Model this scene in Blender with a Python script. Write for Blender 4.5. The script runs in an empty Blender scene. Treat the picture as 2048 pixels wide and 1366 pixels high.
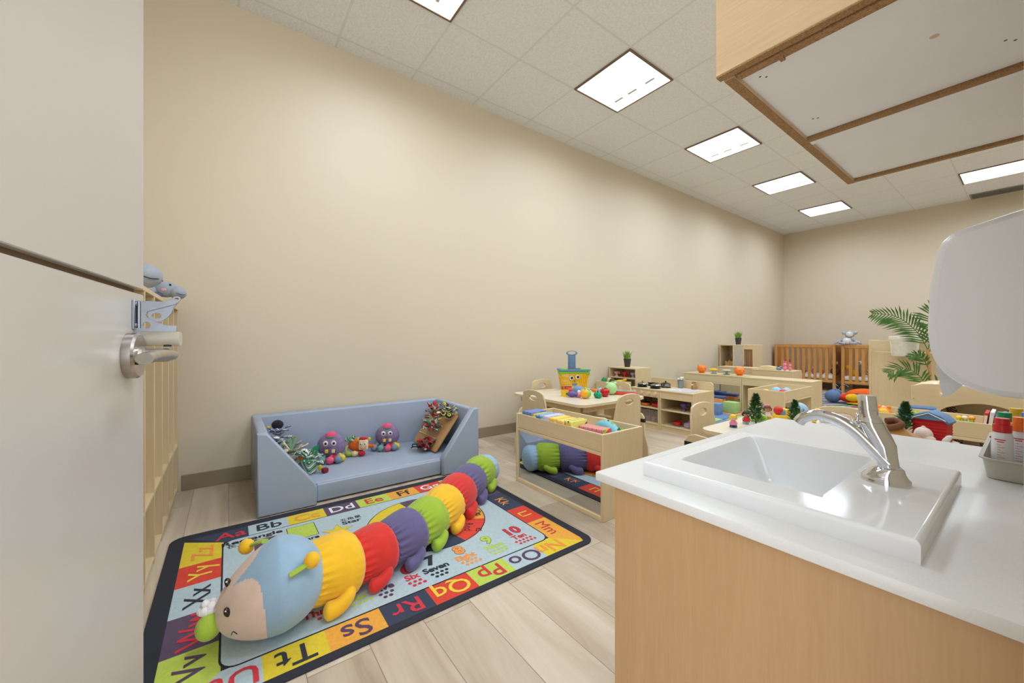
import bpy, bmesh, math, random
from mathutils import Vector, Matrix, Euler
PI = math.pi
SC = bpy.context.scene
COL = SC.collection
random.seed(7)

# ---------------------------------------------------------------- camera
cam_data = bpy.data.cameras.new('camera')
cam = bpy.data.objects.new('camera', cam_data)
COL.objects.link(cam)
SC.camera = cam
cam.location = (0, 0, 0.957)
cam.rotation_euler = (PI/2, 0, 0.9365)
cam_data.sensor_width = 36
cam_data.lens = 770.05/2048*36
cam_data.shift_y = -3.67/2048
cam_data.clip_start = 0.02
cam_data.clip_end = 60

# ---------------------------------------------------------------- world, exposure
w = bpy.data.worlds.new('world')
SC.world = w
w.use_nodes = True
w.node_tree.nodes['Background'].inputs[0].default_value = (0.90, 0.955, 1.0, 1)
w.node_tree.nodes['Background'].inputs[1].default_value = 3.1
SC.view_settings.view_transform = 'Standard'
SC.view_settings.look = 'None'
SC.view_settings.gamma = 1
SC.view_settings.exposure = 0.22
LAMP = 13.5          # watts of each ceiling panel

# ---------------------------------------------------------------- materials
def lin(c):
    return tuple(((x/255)/12.92 if x/255 <= 0.04045 else ((x/255+0.055)/1.055)**2.4) for x in c)
MC = {}
def _base(name, rough, metal):
    m = bpy.data.materials.new(name)
    m.use_nodes = True
    nt = m.node_tree
    b = nt.nodes['Principled BSDF']
    b.inputs['Roughness'].default_value = rough
    b.inputs['Metallic'].default_value = metal
    return m, nt, b
def mat(name, rgb=(200, 200, 200), rough=0.5, metal=0.0, var=0.05, scale=30, bump=0.0, bscale=200, sheen=0.0, coat=0.0, alpha=1.0, trans=0.0):
    if name in MC: return MC[name]
    m, nt, b = _base(name, rough, metal)
    c = lin(rgb)
    tc = nt.nodes.new('ShaderNodeTexCoord')
    n = nt.nodes.new('ShaderNodeTexNoise'); n.inputs['Scale'].default_value = scale; n.inputs['Detail'].default_value = 3
    r = nt.nodes.new('ShaderNodeValToRGB')
    r.color_ramp.elements[0].position = 0.35; r.color_ramp.elements[1].position = 0.65
    r.color_ramp.elements[0].color = (*[x*(1-var) for x in c], 1)
    r.color_ramp.elements[1].color = (*[min(1, x*(1+var)) for x in c], 1)
    nt.links.new(tc.outputs['Object'], n.inputs['Vector'])
    nt.links.new(n.outputs['Fac'], r.inputs['Fac'])
    nt.links.new(r.outputs['Color'], b.inputs['Base Color'])
    if bump:
        n2 = nt.nodes.new('ShaderNodeTexNoise'); n2.inputs['Scale'].default_value = bscale; n2.inputs['Detail'].default_value = 2
        bp = nt.nodes.new('ShaderNodeBump'); bp.inputs['Strength'].default_value = bump; bp.inputs['Distance'].default_value = 0.002
        nt.links.new(tc.outputs['Object'], n2.inputs['Vector'])
        nt.links.new(n2.outputs['Fac'], bp.inputs['Height']); nt.links.new(bp.outputs['Normal'], b.inputs['Normal'])
    if sheen: b.inputs['Sheen Weight'].default_value = sheen
    if coat: b.inputs['Coat Weight'].default_value = coat
    if alpha < 1: b.inputs['Alpha'].default_value = alpha
    if trans: b.inputs['Transmission Weight'].default_value = trans
    MC[name] = m
    return m
def wood(name, a, b_, rough=0.45, axis='Z', scale=1.0, bands=9.0):
    if name in MC: return MC[name]
    m, nt, b = _base(name, rough, 0)
    tc = nt.nodes.new('ShaderNodeTexCoord')
    mp = nt.nodes.new('ShaderNodeMapping')
    s = {'X': (0.7, 12, 12), 'Y': (12, 0.7, 12), 'Z': (12, 12, 0.7)}[axis]
    mp.inputs['Scale'].default_value = tuple(x*scale for x in s)
    n = nt.nodes.new('ShaderNodeTexNoise'); n.inputs['Scale'].default_value = 1.2; n.inputs['Detail'].default_value = 6; n.inputs['Distortion'].default_value = 0.6
    n2 = nt.nodes.new('ShaderNodeTexNoise'); n2.inputs['Scale'].default_value = bands; n2.inputs['Detail'].default_value = 4
    mx = nt.nodes.new('ShaderNodeMath'); mx.operation = 'ADD'
    mm = nt.nodes.new('ShaderNodeMath'); mm.operation = 'MULTIPLY'; mm.inputs[1].default_value = 0.5
    r = nt.nodes.new('ShaderNodeValToRGB')
    r.color_ramp.elements[0].position = 0.35; r.color_ramp.elements[1].position = 0.68
    r.color_ramp.elements[0].color = (*lin(b_), 1); r.color_ramp.elements[1].color = (*lin(a), 1)
    L = nt.links.new
    L(tc.outputs['Object'], mp.inputs['Vector']); L(mp.outputs['Vector'], n.inputs['Vector']); L(mp.outputs['Vector'], n2.inputs['Vector'])
    L(n.outputs['Fac'], mx.inputs[0]); L(n2.outputs['Fac'], mx.inputs[1]); L(mx.outputs[0], mm.inputs[0]); L(mm.outputs[0], r.inputs['Fac'])
    L(r.outputs['Color'], b.inputs['Base Color'])
    MC[name] = m
    return m
def emit(name, rgb, strength):
    if name in MC: return MC[name]
    m = bpy.data.materials.new(name); m.use_nodes = True
    nt = m.node_tree; nt.nodes.clear()
    o = nt.nodes.new('ShaderNodeOutputMaterial'); e = nt.nodes.new('ShaderNodeEmission')
    e.inputs[0].default_value = (*lin(rgb), 1); e.inputs[1].default_value = strength
    nt.links.new(e.outputs[0], o.inputs[0])
    MC[name] = m
    return m

# ---------------------------------------------------------------- mesh builder
def _eval(o):
    COL.objects.link(o)
    dg = bpy.context.evaluated_depsgraph_get(); dg.update()
    me = bpy.data.meshes.new_from_object(o.evaluated_get(dg))
    d = o.data
    bpy.data.objects.remove(o)
    bpy.data.curves.remove(d)
    return me
_tx = {}
def text_mesh(s, bold=0.0, font=None):
    k = (s, bold)
    if k not in _tx:
        c = bpy.data.curves.new('t', 'FONT'); c.body = s; c.size = 1; c.offset = bold; c.align_x = 'CENTER'; c.align_y = 'CENTER'
        c.resolution_u = 3
        me = _eval(bpy.data.objects.new('t', c))
        _tx[k] = ([tuple(v.co) for v in me.vertices], [tuple(p.vertices) for p in me.polygons])
        bpy.data.meshes.remove(me)
    return _tx[k]
def plate_mesh(outlines, t, bev=0.0):
    c = bpy.data.curves.new('p', 'CURVE'); c.dimensions = '2D'; c.fill_mode = 'BOTH'
    c.extrude = t/2 - bev; c.bevel_depth = bev; c.bevel_resolution = 1; c.offset = -bev
    for ol in outlines:
        sp = c.splines.new('POLY'); sp.points.add(len(ol)-1); sp.use_cyclic_u = True
        for i, p in enumerate(ol): sp.points[i].co = (p[0], p[1], 0, 1)
    me = _eval(bpy.data.objects.new('p', c))
    r = ([tuple(v.co) for v in me.vertices], [tuple(p.vertices) for p in me.polygons])
    bpy.data.meshes.remove(me)
    return r
XZ = Matrix(((1, 0, 0, 0), (0, 0, -1, 0), (0, 1, 0, 0), (0, 0, 0, 1)))      # plate drawn in x,z
YZ = Matrix(((0, 0, 1, 0), (1, 0, 0, 0), (0, 1, 0, 0), (0, 0, 0, 1)))       # plate drawn in y,z
def Tm(x=0, y=0, z=0, rx=0, ry=0, rz=0, s=1):
    sc = Matrix.Diagonal((*(s if isinstance(s, tuple) else (s, s, s)), 1))
    return Matrix.Translation((x, y, z)) @ Euler((rx, ry, rz)).to_matrix().to_4x4() @ sc
def ell(cx, cy, rx, ry, n=24, a0=0, a1=2*PI):
    return [(cx+rx*math.cos(a0+(a1-a0)*i/n), cy+ry*math.sin(a0+(a1-a0)*i/n)) for i in range(n)]
def rrect(x0, y0, x1, y1, r, n=5):
    p = []
    for cx, cy, a in ((x1-r, y1-r, 0), (x0+r, y1-r, PI/2), (x0+r, y0+r, PI), (x1-r, y0+r, 1.5*PI)):
        for i in range(n+1):
            t = a + PI/2*i/n
            p.append((cx+r*math.cos(t), cy+r*math.sin(t)))
    return p
class MB:
    def __init__(self): self.v = []; self.f = []; self.mi = []; self.m = 0; self.M = Matrix()
    def add(self, vs, fs, M=None):
        o = len(self.v); MM = self.M @ M if M is not None else self.M
        self.v += [tuple(MM @ Vector(p)) for p in vs]
        flip = MM.determinant() < 0
        for f in fs:
            self.f.append(tuple(o+i for i in (reversed(f) if flip else f))); self.mi.append(self.m)
        return self
    def box(self, x0, y0, z0, x1, y1, z1, bev=0.0, seg=1):
        if not bev:
            v = [(x, y, z) for z in (z0, z1) for y in (y0, y1) for x in (x0, x1)]
            return self.add(v, [(0, 2, 3, 1), (4, 5, 7, 6), (0, 1, 5, 4), (2, 6, 7, 3), (0, 4, 6, 2), (1, 3, 7, 5)])
        bm = bmesh.new()
        bmesh.ops.create_cube(bm, size=1)
        for q in bm.verts: q.co = Vector(((x0+x1)/2+q.co.x*(x1-x0), (y0+y1)/2+q.co.y*(y1-y0), (z0+z1)/2+q.co.z*(z1-z0)))
        bmesh.ops.bevel(bm, geom=bm.edges[:], offset=bev, segments=seg, profile=0.5, affect='EDGES')
        bm.verts.index_update()
        r = self.add([tuple(q.co) for q in bm.verts], [tuple(q.index for q in f.verts) for f in bm.faces])
        bm.free()
        return r
    def plate(self, outlines, t, M, bev=0.0):
        vs, fs = plate_mesh(outlines, t, bev)
        return self.add(vs, fs, M)
    def text(self, s, M, bold=0.0):
        vs, fs = text_mesh(s, bold)
        return self.add(vs, fs, M)
    def lathe(self, prof, n=24, M=None, cap=True):
        vs = []; fs = []
        for r, z in prof:
            for i in range(n):
                a = 2*PI*i/n; vs.append((r*math.cos(a), r*math.sin(a), z))
        for k in range(len(prof)-1):
            for i in range(n):
                j = (i+1) % n
                fs.append((k*n+i, k*n+j, (k+1)*n+j, (k+1)*n+i))
        if cap:
            if prof[0][0] > 1e-6: fs.append(tuple(range(n-1, -1, -1)))
            if prof[-1][0] > 1e-6: fs.append(tuple((len(prof)-1)*n+i for i in range(n)))
        return self.add(vs, fs, M)
    def cyl(self, x, y, z0, z1, r, n=20, r2=None):
        return self.lathe([(r, z0), (r if r2 is None else r2, z1)], n, Tm(x, y, 0))
    def sph(self, x, y, z, rx, ry=None, rz=None, rot=(0, 0, 0), n=18, m=12):
        ry = rx if ry is None else ry; rz = rx if rz is None else rz
        prof = [(max(1e-4, math.sin(PI*i/m)), -math.cos(PI*i/m)) for i in range(m+1)]
        return self.lathe(prof, n, Tm(x, y, z, *rot) @ Matrix.Diagonal((rx, ry, rz, 1)))
    def tube(self, pts, rad, n=10, cap=True, flat=None):
        P = [Vector(p) for p in pts]
        R = rad if isinstance(rad, (list, tuple)) else [rad]*len(P)
        vs = []; fs = []; up = Vector((0, 0, 1)); last = None
        for k, p in enumerate(P):
            t = (P[min(k+1, len(P)-1)]-P[max(k-1, 0)]).normalized()
            if last is None:
                a = t.cross(up)
                if a.length < 0.05: a = t.cross(Vector((1, 0, 0)))
            else: a = last - t*last.dot(t)
            a.normalize(); last = a
            b = t.cross(a)
            for i in range(n):
                q = 2*PI*i/n
                f = flat if flat else 1
                vs.append(tuple(p + a*R[k]*math.cos(q) + b*R[k]*f*math.sin(q)))
        for k in range(len(P)-1):
            for i in range(n):
                j = (i+1) % n
                fs.append((k*n+i, k*n+j, (k+1)*n+j, (k+1)*n+i))
        if cap:
            fs.append(tuple(range(n-1, -1, -1))); fs.append(tuple((len(P)-1)*n+i for i in range(n)))
        return self.add(vs, fs)
    def build(self, name, mats, parent=None, loc=None, rz=0, ang=38, smooth=True):
        me = bpy.data.meshes.new(name)
        me.from_pydata(self.v, [], self.f)
        for mm in (mats if isinstance(mats, (list, tuple)) else [mats]): me.materials.append(mm)
        me.polygons.foreach_set('material_index', self.mi)
        me.polygons.foreach_set('use_smooth', [smooth]*len(self.f))
        me.validate(); me.update()
        if smooth: me.set_sharp_from_angle(angle=math.radians(ang))
        o = bpy.data.objects.new(name, me); COL.objects.link(o)
        if parent is not None: o.parent = parent
        if loc is not None: o.location = loc
        if rz: o.rotation_euler = (0, 0, rz)
        return o
def spline(pts, n=6):
    P = [Vector(p) for p in pts]; out = []
    for i in range(len(P)-1):
        p0 = P[max(i-1, 0)]; p1 = P[i]; p2 = P[i+1]; p3 = P[min(i+2, len(P)-1)]
        for k in range(n):
            t = k/n
            out.append(0.5*((2*p1)+(p2-p0)*t+(2*p0-5*p1+4*p2-p3)*t*t+(3*p1-p0-3*p2+p3)*t**3))
    out.append(P[-1])
    return out
def tag(o, label=None, cat=None, group=None, kind=None):
    if label: o['label'] = label
    if cat: o['category'] = cat
    if group: o['group'] = group
    if kind: o['kind'] = kind
    return o
def thing(name, label, cat, loc=(0, 0, 0), rz=0, group=None, rot=None):
    o = bpy.data.objects.new(name, None); COL.objects.link(o)
    o.location = loc; o.rotation_euler = rot if rot else (0, 0, rz); o.empty_display_size = 0.05
    return tag(o, label, cat, group)
def copy_tree(o, parent=None):
    kids = [c for c in bpy.data.objects if c.parent == o]
    c = o.copy(); COL.objects.link(c)
    if parent is not None: c.parent = parent
    for k in kids: copy_tree(k, c)
    return c
def again(o, label, loc, rz=0, group=None, scale=None):
    c = copy_tree(o); c['label'] = label; c.location = loc; c.rotation_euler = (0, 0, rz)
    if group: c['group'] = group
    if scale: c.scale = scale
    return c
def on(u, v, z, lift=0.0):
    """point of the level plane at height z that the photograph shows at pixel (u, v); used to place things on known surfaces"""
    s, c = -0.80549, 0.59261
    a = (u-1024)/770.05; b = (679.33-v)/770.05
    t = (z-0.957)/b
    return ((s+a*c)*t, (c-a*s)*t, z+lift)
# ---------------------------------------------------------------- shared materials
MAPLE = wood('maple', (225, 205, 166), (216, 194, 154), axis='X')
MAPLEV = wood('maple_upright', (223, 202, 163), (214, 191, 150), axis='Z')
MAPLE_EDGE = wood('maple_edge', (236, 216, 178), (222, 198, 156), axis='X')
BEECH = wood('beech_laminate', (197, 159, 115), (188, 149, 105), rough=0.4, axis='Z', scale=1.6, bands=14)
WHITE_SOLID = mat('white_quartz', (226, 225, 223), rough=0.28, var=0.015, scale=260)
CERAMIC = mat('white_ceramic', (232, 232, 233), rough=0.12, var=0.004)
CHROME = mat('chrome', (215, 216, 218), rough=0.05, metal=1.0, var=0.01)
NICKEL = mat('brushed_nickel', (186, 180, 174), rough=0.28, metal=1.0, var=0.06, scale=90)
ZINC = mat('zinc_plate', (150, 154, 162), rough=0.30, metal=0.95, var=0.05, scale=60)
BLACK = mat('black_plastic', (25, 24, 24), rough=0.5)
SCREW = mat('brass_screw', (176, 140, 66), rough=0.35, metal=0.8)
WHITEP = mat('white_plastic', (226, 224, 225), rough=0.3, var=0.01, scale=3)

# ---------------------------------------------------------------- the room
CZ = 3.21; WX = -3.2; YB = 9.6
def quad_wall(name, x0, y0, z0, x1, y1, z1, m, label=None):
    o = MB().box(x0, y0, z0, x1, y1, z1).build(name, m, smooth=False)
    return tag(o, label, kind='structure')
def wall_mat():
    m, nt, b = _base('painted_wall', 0.55, 0)
    tc = nt.nodes.new('ShaderNodeNewGeometry')
    n = nt.nodes.new('ShaderNodeTexNoise'); n.inputs['Scale'].default_value = 220; n.inputs['Detail'].default_value = 2
    bp = nt.nodes.new('ShaderNodeBump'); bp.inputs['Strength'].default_value = 0.08; bp.inputs['Distance'].default_value = 0.001
    nt.links.new(tc.outputs['Position'], n.inputs['Vector']); nt.links.new(n.outputs['Fac'], bp.inputs['Height'])
    nt.links.new(bp.outputs['Normal'], b.inputs['Normal'])
    b.inputs['Base Color'].default_value = (*lin((217, 204, 181)), 1)
    return m
WALL = wall_mat()
def floor_mat():
    m, nt, b = _base('vinyl_plank_floor', 0.33, 0)
    L = nt.links.new; N = nt.nodes.new
    g = N('ShaderNodeNewGeometry')
    br = N('ShaderNodeTexBrick'); br.offset = 0.37; br.squash = 1
    br.inputs['Scale'].default_value = 1; br.inputs['Brick Width'].default_value = 1.22; br.inputs['Row Height'].default_value = 0.178
    br.inputs['Mortar Size'].default_value = 0.0012; br.inputs['Mortar Smooth'].default_value = 0.4
    br.inputs['Color1'].default_value = (0, 0, 0, 1); br.inputs['Color2'].default_value = (1, 1, 1, 1); br.inputs['Mortar'].default_value = (0.5, 0.5, 0.5, 1)
    L(g.outputs['Position'], br.inputs['Vector'])
    # grain drawn out along the plank, shifted for every plank
    ad = N('ShaderNodeVectorMath'); ad.operation = 'MULTIPLY_ADD'; ad.inputs[1].default_value = (3.1, 2.3, 9.0)
    mp = N('ShaderNodeMapping'); mp.inputs['Scale'].default_value = (1.1, 9, 1)
    L(br.outputs['Color'], ad.inputs[0]); L(g.outputs['Position'], ad.inputs[2]); L(ad.outputs[0], mp.inputs['Vector'])
    n1 = N('ShaderNodeTexNoise'); n1.inputs['Scale'].default_value = 1.0; n1.inputs['Detail'].default_value = 7; n1.inputs['Distortion'].default_value = 0.9; n1.inputs['Roughness'].default_value = 0.6
    L(mp.outputs['Vector'], n1.inputs['Vector'])
    rp = N('ShaderNodeValToRGB')
    e = rp.color_ramp.elements
    e[0].position = 0.30; e[0].color = (*lin((176, 157, 133)), 1)
    e[1].position = 0.72; e[1].color = (*lin((220, 205, 184)), 1)
    x = rp.color_ramp.elements.new(0.5); x.color = (*lin((202, 185, 162)), 1)
    L(n1.outputs['Fac'], rp.inputs['Fac'])
    mx = N('ShaderNodeMix'); mx.data_type = 'RGBA'; mx.blend_type = 'MULTIPLY'; mx.inputs[0].default_value = 1
    r2 = N('ShaderNodeValToRGB'); r2.color_ramp.elements[0].color = (0.86, 0.86, 0.86, 1); r2.color_ramp.elements[1].color = (1, 1, 1, 1)
    L(br.outputs['Color'], r2.inputs['Fac'])
    L(rp.outputs['Color'], mx.inputs[6]); L(r2.outputs['Color'], mx.inputs[7])
    m2 = N('ShaderNodeMix'); m2.data_type = 'RGBA'; m2.inputs[7].default_value = (*lin((120, 104, 86)), 1)
    L(br.outputs['Fac'], m2.inputs[0]); L(mx.outputs[2], m2.inputs[6])
    L(m2.outputs[2], b.inputs['Base Color'])
    return m
def ceil_mat():
    m, nt, b = _base('ceiling_tiles', 0.9, 0)
    L = nt.links.new; N = nt.nodes.new
    g = N('ShaderNodeNewGeometry')
    br = N('ShaderNodeTexBrick'); br.offset = 0
    br.inputs['Scale'].default_value = 1; br.inputs['Brick Width'].default_value = 0.6096; br.inputs['Row Height'].default_value = 0.6096
    br.inputs['Mortar Size'].default_value = 0.010; br.inputs['Mortar Smooth'].default_value = 0.3
    mp = N('ShaderNodeMapping'); mp.inputs['Location'].default_value = (3.067+0.6096*4, -0.6628+0.6096*6, 0)
    L(g.outputs['Position'], mp.inputs['Vector']); L(mp.outputs['Vector'], br.inputs['Vector'])
    n1 = N('ShaderNodeTexNoise'); n1.inputs['Scale'].default_value = 75; n1.inputs['Detail'].default_value = 4; n1.inputs['Roughness'].default_value = 0.8
    L(g.outputs['Position'], n1.inputs['Vector'])
    rp = N('ShaderNodeValToRGB'); e = rp.color_ramp.elements
    e[0].position = 0.35; e[0].color = (*lin((226, 227, 228)), 1); e[1].position = 0.6; e[1].color = (*lin((242, 243, 244)), 1)
    L(n1.outputs['Fac'], rp.inputs['Fac'])
    mx = N('ShaderNodeMix'); mx.data_type = 'RGBA'; mx.inputs[7].default_value = (*lin((224, 224, 222)), 1)
    L(br.outputs['Fac'], mx.inputs[0]); L(rp.outputs['Color'], mx.inputs[6]); L(mx.outputs[2], b.inputs['Base Color'])
    ms = N('ShaderNodeMath'); ms.operation = 'SUBTRACT'
    bp = N('ShaderNodeBump'); bp.inputs['Strength'].default_value = 0.2; bp.inputs['Distance'].default_value = 0.004
    L(n1.outputs['Fac'], ms.inputs[0]); L(br.outputs['Fac'], ms.inputs[1]); L(ms.outputs[0], bp.inputs['Height']); L(bp.outputs['Normal'], b.inputs['Normal'])
    return m
BASE = mat('vinyl_baseboard', (150, 134, 110), rough=0.5, var=0.02)
quad_wall('floor', -3.35, -0.9, -0.08, 3.3, 9.75, 0, floor_mat())
quad_wall('ceiling', -3.35, -0.9, CZ, 3.3, 9.75, CZ+0.1, ceil_mat())
quad_wall('wall_left', WX-0.15, -0.9, 0, WX, 9.75, CZ, WALL)
quad_wall('wall_back', WX, YB, 0, 3.15, YB+0.15, CZ, WALL)
quad_wall('wall_front', WX, -0.9, 0, -0.15, -0.66, CZ, WALL)
quad_wall('wall_right', 0.03, 0.42, 0, 0.15, 3.30, CZ, WALL)
quad_wall('added_wall_right', 3.15, 3.30, 0, 3.3, 9.75, CZ, WALL)  # unseen room extension, added to bring more light to the far end
quad_wall('added_wall_alcove', 0.15, 3.18, 0, 3.15, 3.30, CZ, WALL)  # near side of the added, unseen extension
FRAME = mat('painted_steel_frame', (166, 163, 158), rough=0.4, var=0.01)
o = MB().box(-0.0036, 0.34, 0, 0.17, 0.42, 2.15).build('trim_1', FRAME, smooth=False); tag(o, 'white painted steel door jamb', kind='structure')
o = MB().box(WX, -0.24, 0.0, WX+0.008, YB, 0.098, 0.002).build('baseboard_left', BASE); tag(o, kind='structure')
o = MB().box(WX+0.008, YB-0.008, 0.0, 3.15, YB, 0.098, 0.002).build('baseboard_back', BASE); tag(o, kind='structure')

# ---------------------------------------------------------------- ceiling panels
G = 0.6096; GX = -3.067; GY = 0.6628
LENS = emit('lit_lens', (240, 247, 255), 3.2)
STEEL = mat('light_frame', (120, 96, 74), rough=0.5)
def make_light():
    t = thing('ceiling_light', '', 'ceiling light', (0, 0, CZ))
    f = MB()
    h = G/2-0.006; k = h-0.016
    for a in range(4):
        f.M = Matrix.Rotation(a*PI/2, 4, 'Z')
        f.box(-h, -h, -0.012, h-0.016, -k, -0.001)
    f.build('light_frame', STEEL, t, smooth=False)
    MB().box(-k, -k, -0.006, k, k, -0.002).build('diffuser', LENS, t, smooth=False)
    for x in (-0.16, -0.01, 0.17):
        MB().box(x-0.045, 0.135, -0.0085, x+0.045, 0.158, -0.006).build('lamp_divider', mat('lamp_divider', (205, 203, 198), rough=0.6), t, smooth=False)
    ld = bpy.data.lights.new('panel_lamp', 'AREA'); ld.shape = 'SQUARE'; ld.size = 2*k; ld.energy = LAMP; ld.color = lin((228, 241, 255)); ld.spread = math.radians(164)
    lo = bpy.data.objects.new('panel_lamp', ld); COL.objects.link(lo); lo.parent = t; lo.location = (0, 0, -0.010)
    return t
LT = make_light()
cells = [(1, 0, 'square lit ceiling panel cut by the top edge of the photo, nearest the door'), (1, 3, 'square lit ceiling panel, largest of those wholly in view'),
         (1, 6, 'square lit ceiling panel beside the front corner of the overhead cabinet'), (1, 9, 'square lit ceiling panel midway down the left row'),
         (1, 12, 'square lit ceiling panel last of the left row, nearest the room corner'),
         (4, 12, 'square lit ceiling panel below the far edge of the overhead cabinet'),
         (4, 9, 'square lit panel of the right row behind the overhead cabinet, second from the back'),
         (4, 6, 'square lit panel of the right row behind the overhead cabinet, third from back'),
         (4, 3, 'unseen square lit ceiling panel invented above the sink counter'),  # this and the next: invented out of frame, carrying on the right row
         (4, 0, 'unseen square lit ceiling panel invented inside the doorway'),
         (7, 12, 'unseen fill light panel added in the right room extension, by the back wall'),  # column of unseen panels added to brighten the far end
         (7, 9, 'unseen fill light panel added in the right room extension, middle one'),
         (7, 6, 'unseen fill light panel added in the right room extension, nearest')]
for i, (a, b_, lb) in enumerate(cells):
    p = (GX+(a+0.5)*G, GY+(b_+0.5)*G, CZ)
    if i == 0: LT.location = p; LT['label'] = lb; LT['group'] = 'ceiling light panels'
    else: again(LT, lb, p, group='ceiling light panels')
t = thing('air_vent', 'grey slotted air vent in the ceiling along the back wall', 'vent', (-0.30, 9.42, CZ))
v = MB(); v.box(-0.31, -0.15, -0.012, 0.31, 0.15, -0.001); v.build('vent_frame', mat('vent_grey', (150, 148, 142), rough=0.6), t, smooth=False)
v = MB()
for i in range(8): v.box(-0.29, -0.13+i*0.034, -0.018, 0.29, -0.115+i*0.034, -0.012)
v.build('vent_slats', mat('vent_dark', (120, 118, 112), rough=0.6), t, smooth=False)

# ---------------------------------------------------------------- dutch door on the left
DA = math.atan2(0.113, -0.9936)
door = thing('door_1', 'pale grey dutch door standing open at the left of the photo', 'door', (-0.145, -0.2415, 0), DA)
door['kind'] = 'structure'
DP = mat('door_paint', (196, 190, 182), rough=0.28, var=0.012, scale=3)
# local x runs from the hinge to the latch edge, local -y faces the room side
W_ = 0.921
o = MB().box(0, 0.0, 0.01, W_, 0.044, 1.046, 0.0015).build('lower_leaf', DP, door)
o = MB().box(0, 0.0, 1.0565, W_, 0.044, 2.10, 0.0015).build('upper_leaf', DP, door)
o = MB().box(0.01, 0.012, 1.046, W_-0.01, 0.034, 1.0565).build('brush_seal', mat('seal_brown', (120, 95, 66), rough=0.9), door, smooth=False)
# lever: rose on the face, hub, arm folded back towards the hinge
hx, hz = W_-0.085, 0.928
lv = MB()
lv.lathe([(0.0, 0.0), (0.041, 0.0), (0.0415, 0.002), (0.0415, 0.013), (0.038, 0.0165), (0.02, 0.017)], 36, Tm(hx, 0, hz, rx=PI/2))
L0 = lv.build('rose', NICKEL, door)
lv = MB()
lv.lathe([(0.0, 0.016), (0.0175, 0.016), (0.0165, 0.022), (0.0125, 0.024), (0.0125, 0.055), (0.011, 0.058)], 24, Tm(hx, 0, hz, rx=PI/2))
arm = [(hx+0.011, -0.056, hz), (hx-0.005, -0.0585, hz), (hx-0.04, -0.058, hz+0.002), (hx-0.085, -0.054, hz+0.001), (hx-0.115, -0.050, hz-0.002)]
lv.tube(spline(arm, 5), 0.0125, 14, flat=0.80)
lv.build('lever_handle', NICKEL, door, ang=50)
lv = MB(); lv.lathe([(0.0, 0.0), (0.006, 0.0), (0.006, 0.003), (0, 0.004)], 12, Tm(hx, -0.0545, hz+0.016)); lv.m = 0
lv.lathe([(0.004, 0.0), (0.004, 0.002)], 12, Tm(hx-0.022, -0.017, hz-0.012, rx=PI/2)); lv.build('set_screw', BLACK, door)
# joining bracket: a plate standing out of the leaf with a cut-out and a swinging ring lever
bx = W_-0.055
br_ = MB()
outl = [(0, -0.002), (0.070, -0.002), (0.0715, 0.004), (0.071, 0.0105), (0.060, 0.0105), (0.052, 0.0110), (0.036, 0.017), (0.0215, 0.025), (0.0195, 0.031), (0.022, 0.038), (0.036, 0.0425), (0.056, 0.0495), (0.070, 0.054), (0.071, 0.0585), (0, 0.0585)]
hole = list(reversed(ell(0.0205, 0.0105, 0.0062, 0.0062, 16)))
br_.plate([outl, hole], 0.0024, Tm(bx, 0, 0.9745) @ Matrix(((0, 0, 1, 0), (-1, 0, 0, 0), (0, 1, 0, 0), (0, 0, 0, 1))) @ Matrix.Diagonal((0.87, 0.96, 1, 1)), 0.0004)
B0 = br_.build('latch_bracket', ZINC, door)
q = MB()
arc = [(0.024, 0.022), (0.034, 0.018), (0.044, 0.019), (0.054, 0.027), (0.062, 0.038), (0.066, 0.050), (0.073, 0.060), (0.0775, 0.066), (0.077, 0.0715), (0.072, 0.074), (0.066, 0.073), (0.061, 0.067), (0.052, 0.063), (0.046, 0.060), (0.030, 0.052), (0.020, 0.040)]
q.plate([arc, list(reversed(ell(0.0705, 0.0675, 0.0038, 0.003, 14))), list(reversed(ell(0.036, 0.031, 0.008, 0.006, 14)))], 0.0022, Tm(bx+0.0035, 0, 0.9745) @ Matrix(((0, 0, 1, 0), (-1, 0, 0, 0), (0, 1, 0, 0), (0, 0, 0, 1))) @ Matrix.Diagonal((0.87, 0.92, 1, 1)), 0.0004)
q.build('ring_lever', ZINC, B0)
q = MB()
q.box(bx-0.012, -0.004, 0.976, bx+0.013, 0.0, 1.031, 0.0008)
q.tube([(bx, -0.007, 0.979), (bx, -0.007, 1.029)], 0.0035, 10)
q.build('hinge_leaf', ZINC, B0)
q = MB()
for z in (0.984, 1.024): q.sph(bx-0.006, -0.0045, z, 0.0042, 0.0022, 0.0042)
q.build('rivet', ZINC, B0)
MB().lathe([(0.0, 0), (0.0035, 0), (0.0035, 0.0015), (0, 0.002)], 12, Tm(bx+0.0012, -0.0145, 1.0035, ry=PI/2)).build('brass_rivet', SCREW, B0)
# pale plastic finger guard roll between bracket and lever
q = MB(); q.tube([(W_-0.035, -0.004, 0.9585), (W_-0.035, -0.064, 0.9585)], 0.0142, 20)
q.build('finger_guard', mat('pale_plastic', (206, 200, 184), rough=0.3, alpha=0.85), door)

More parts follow.
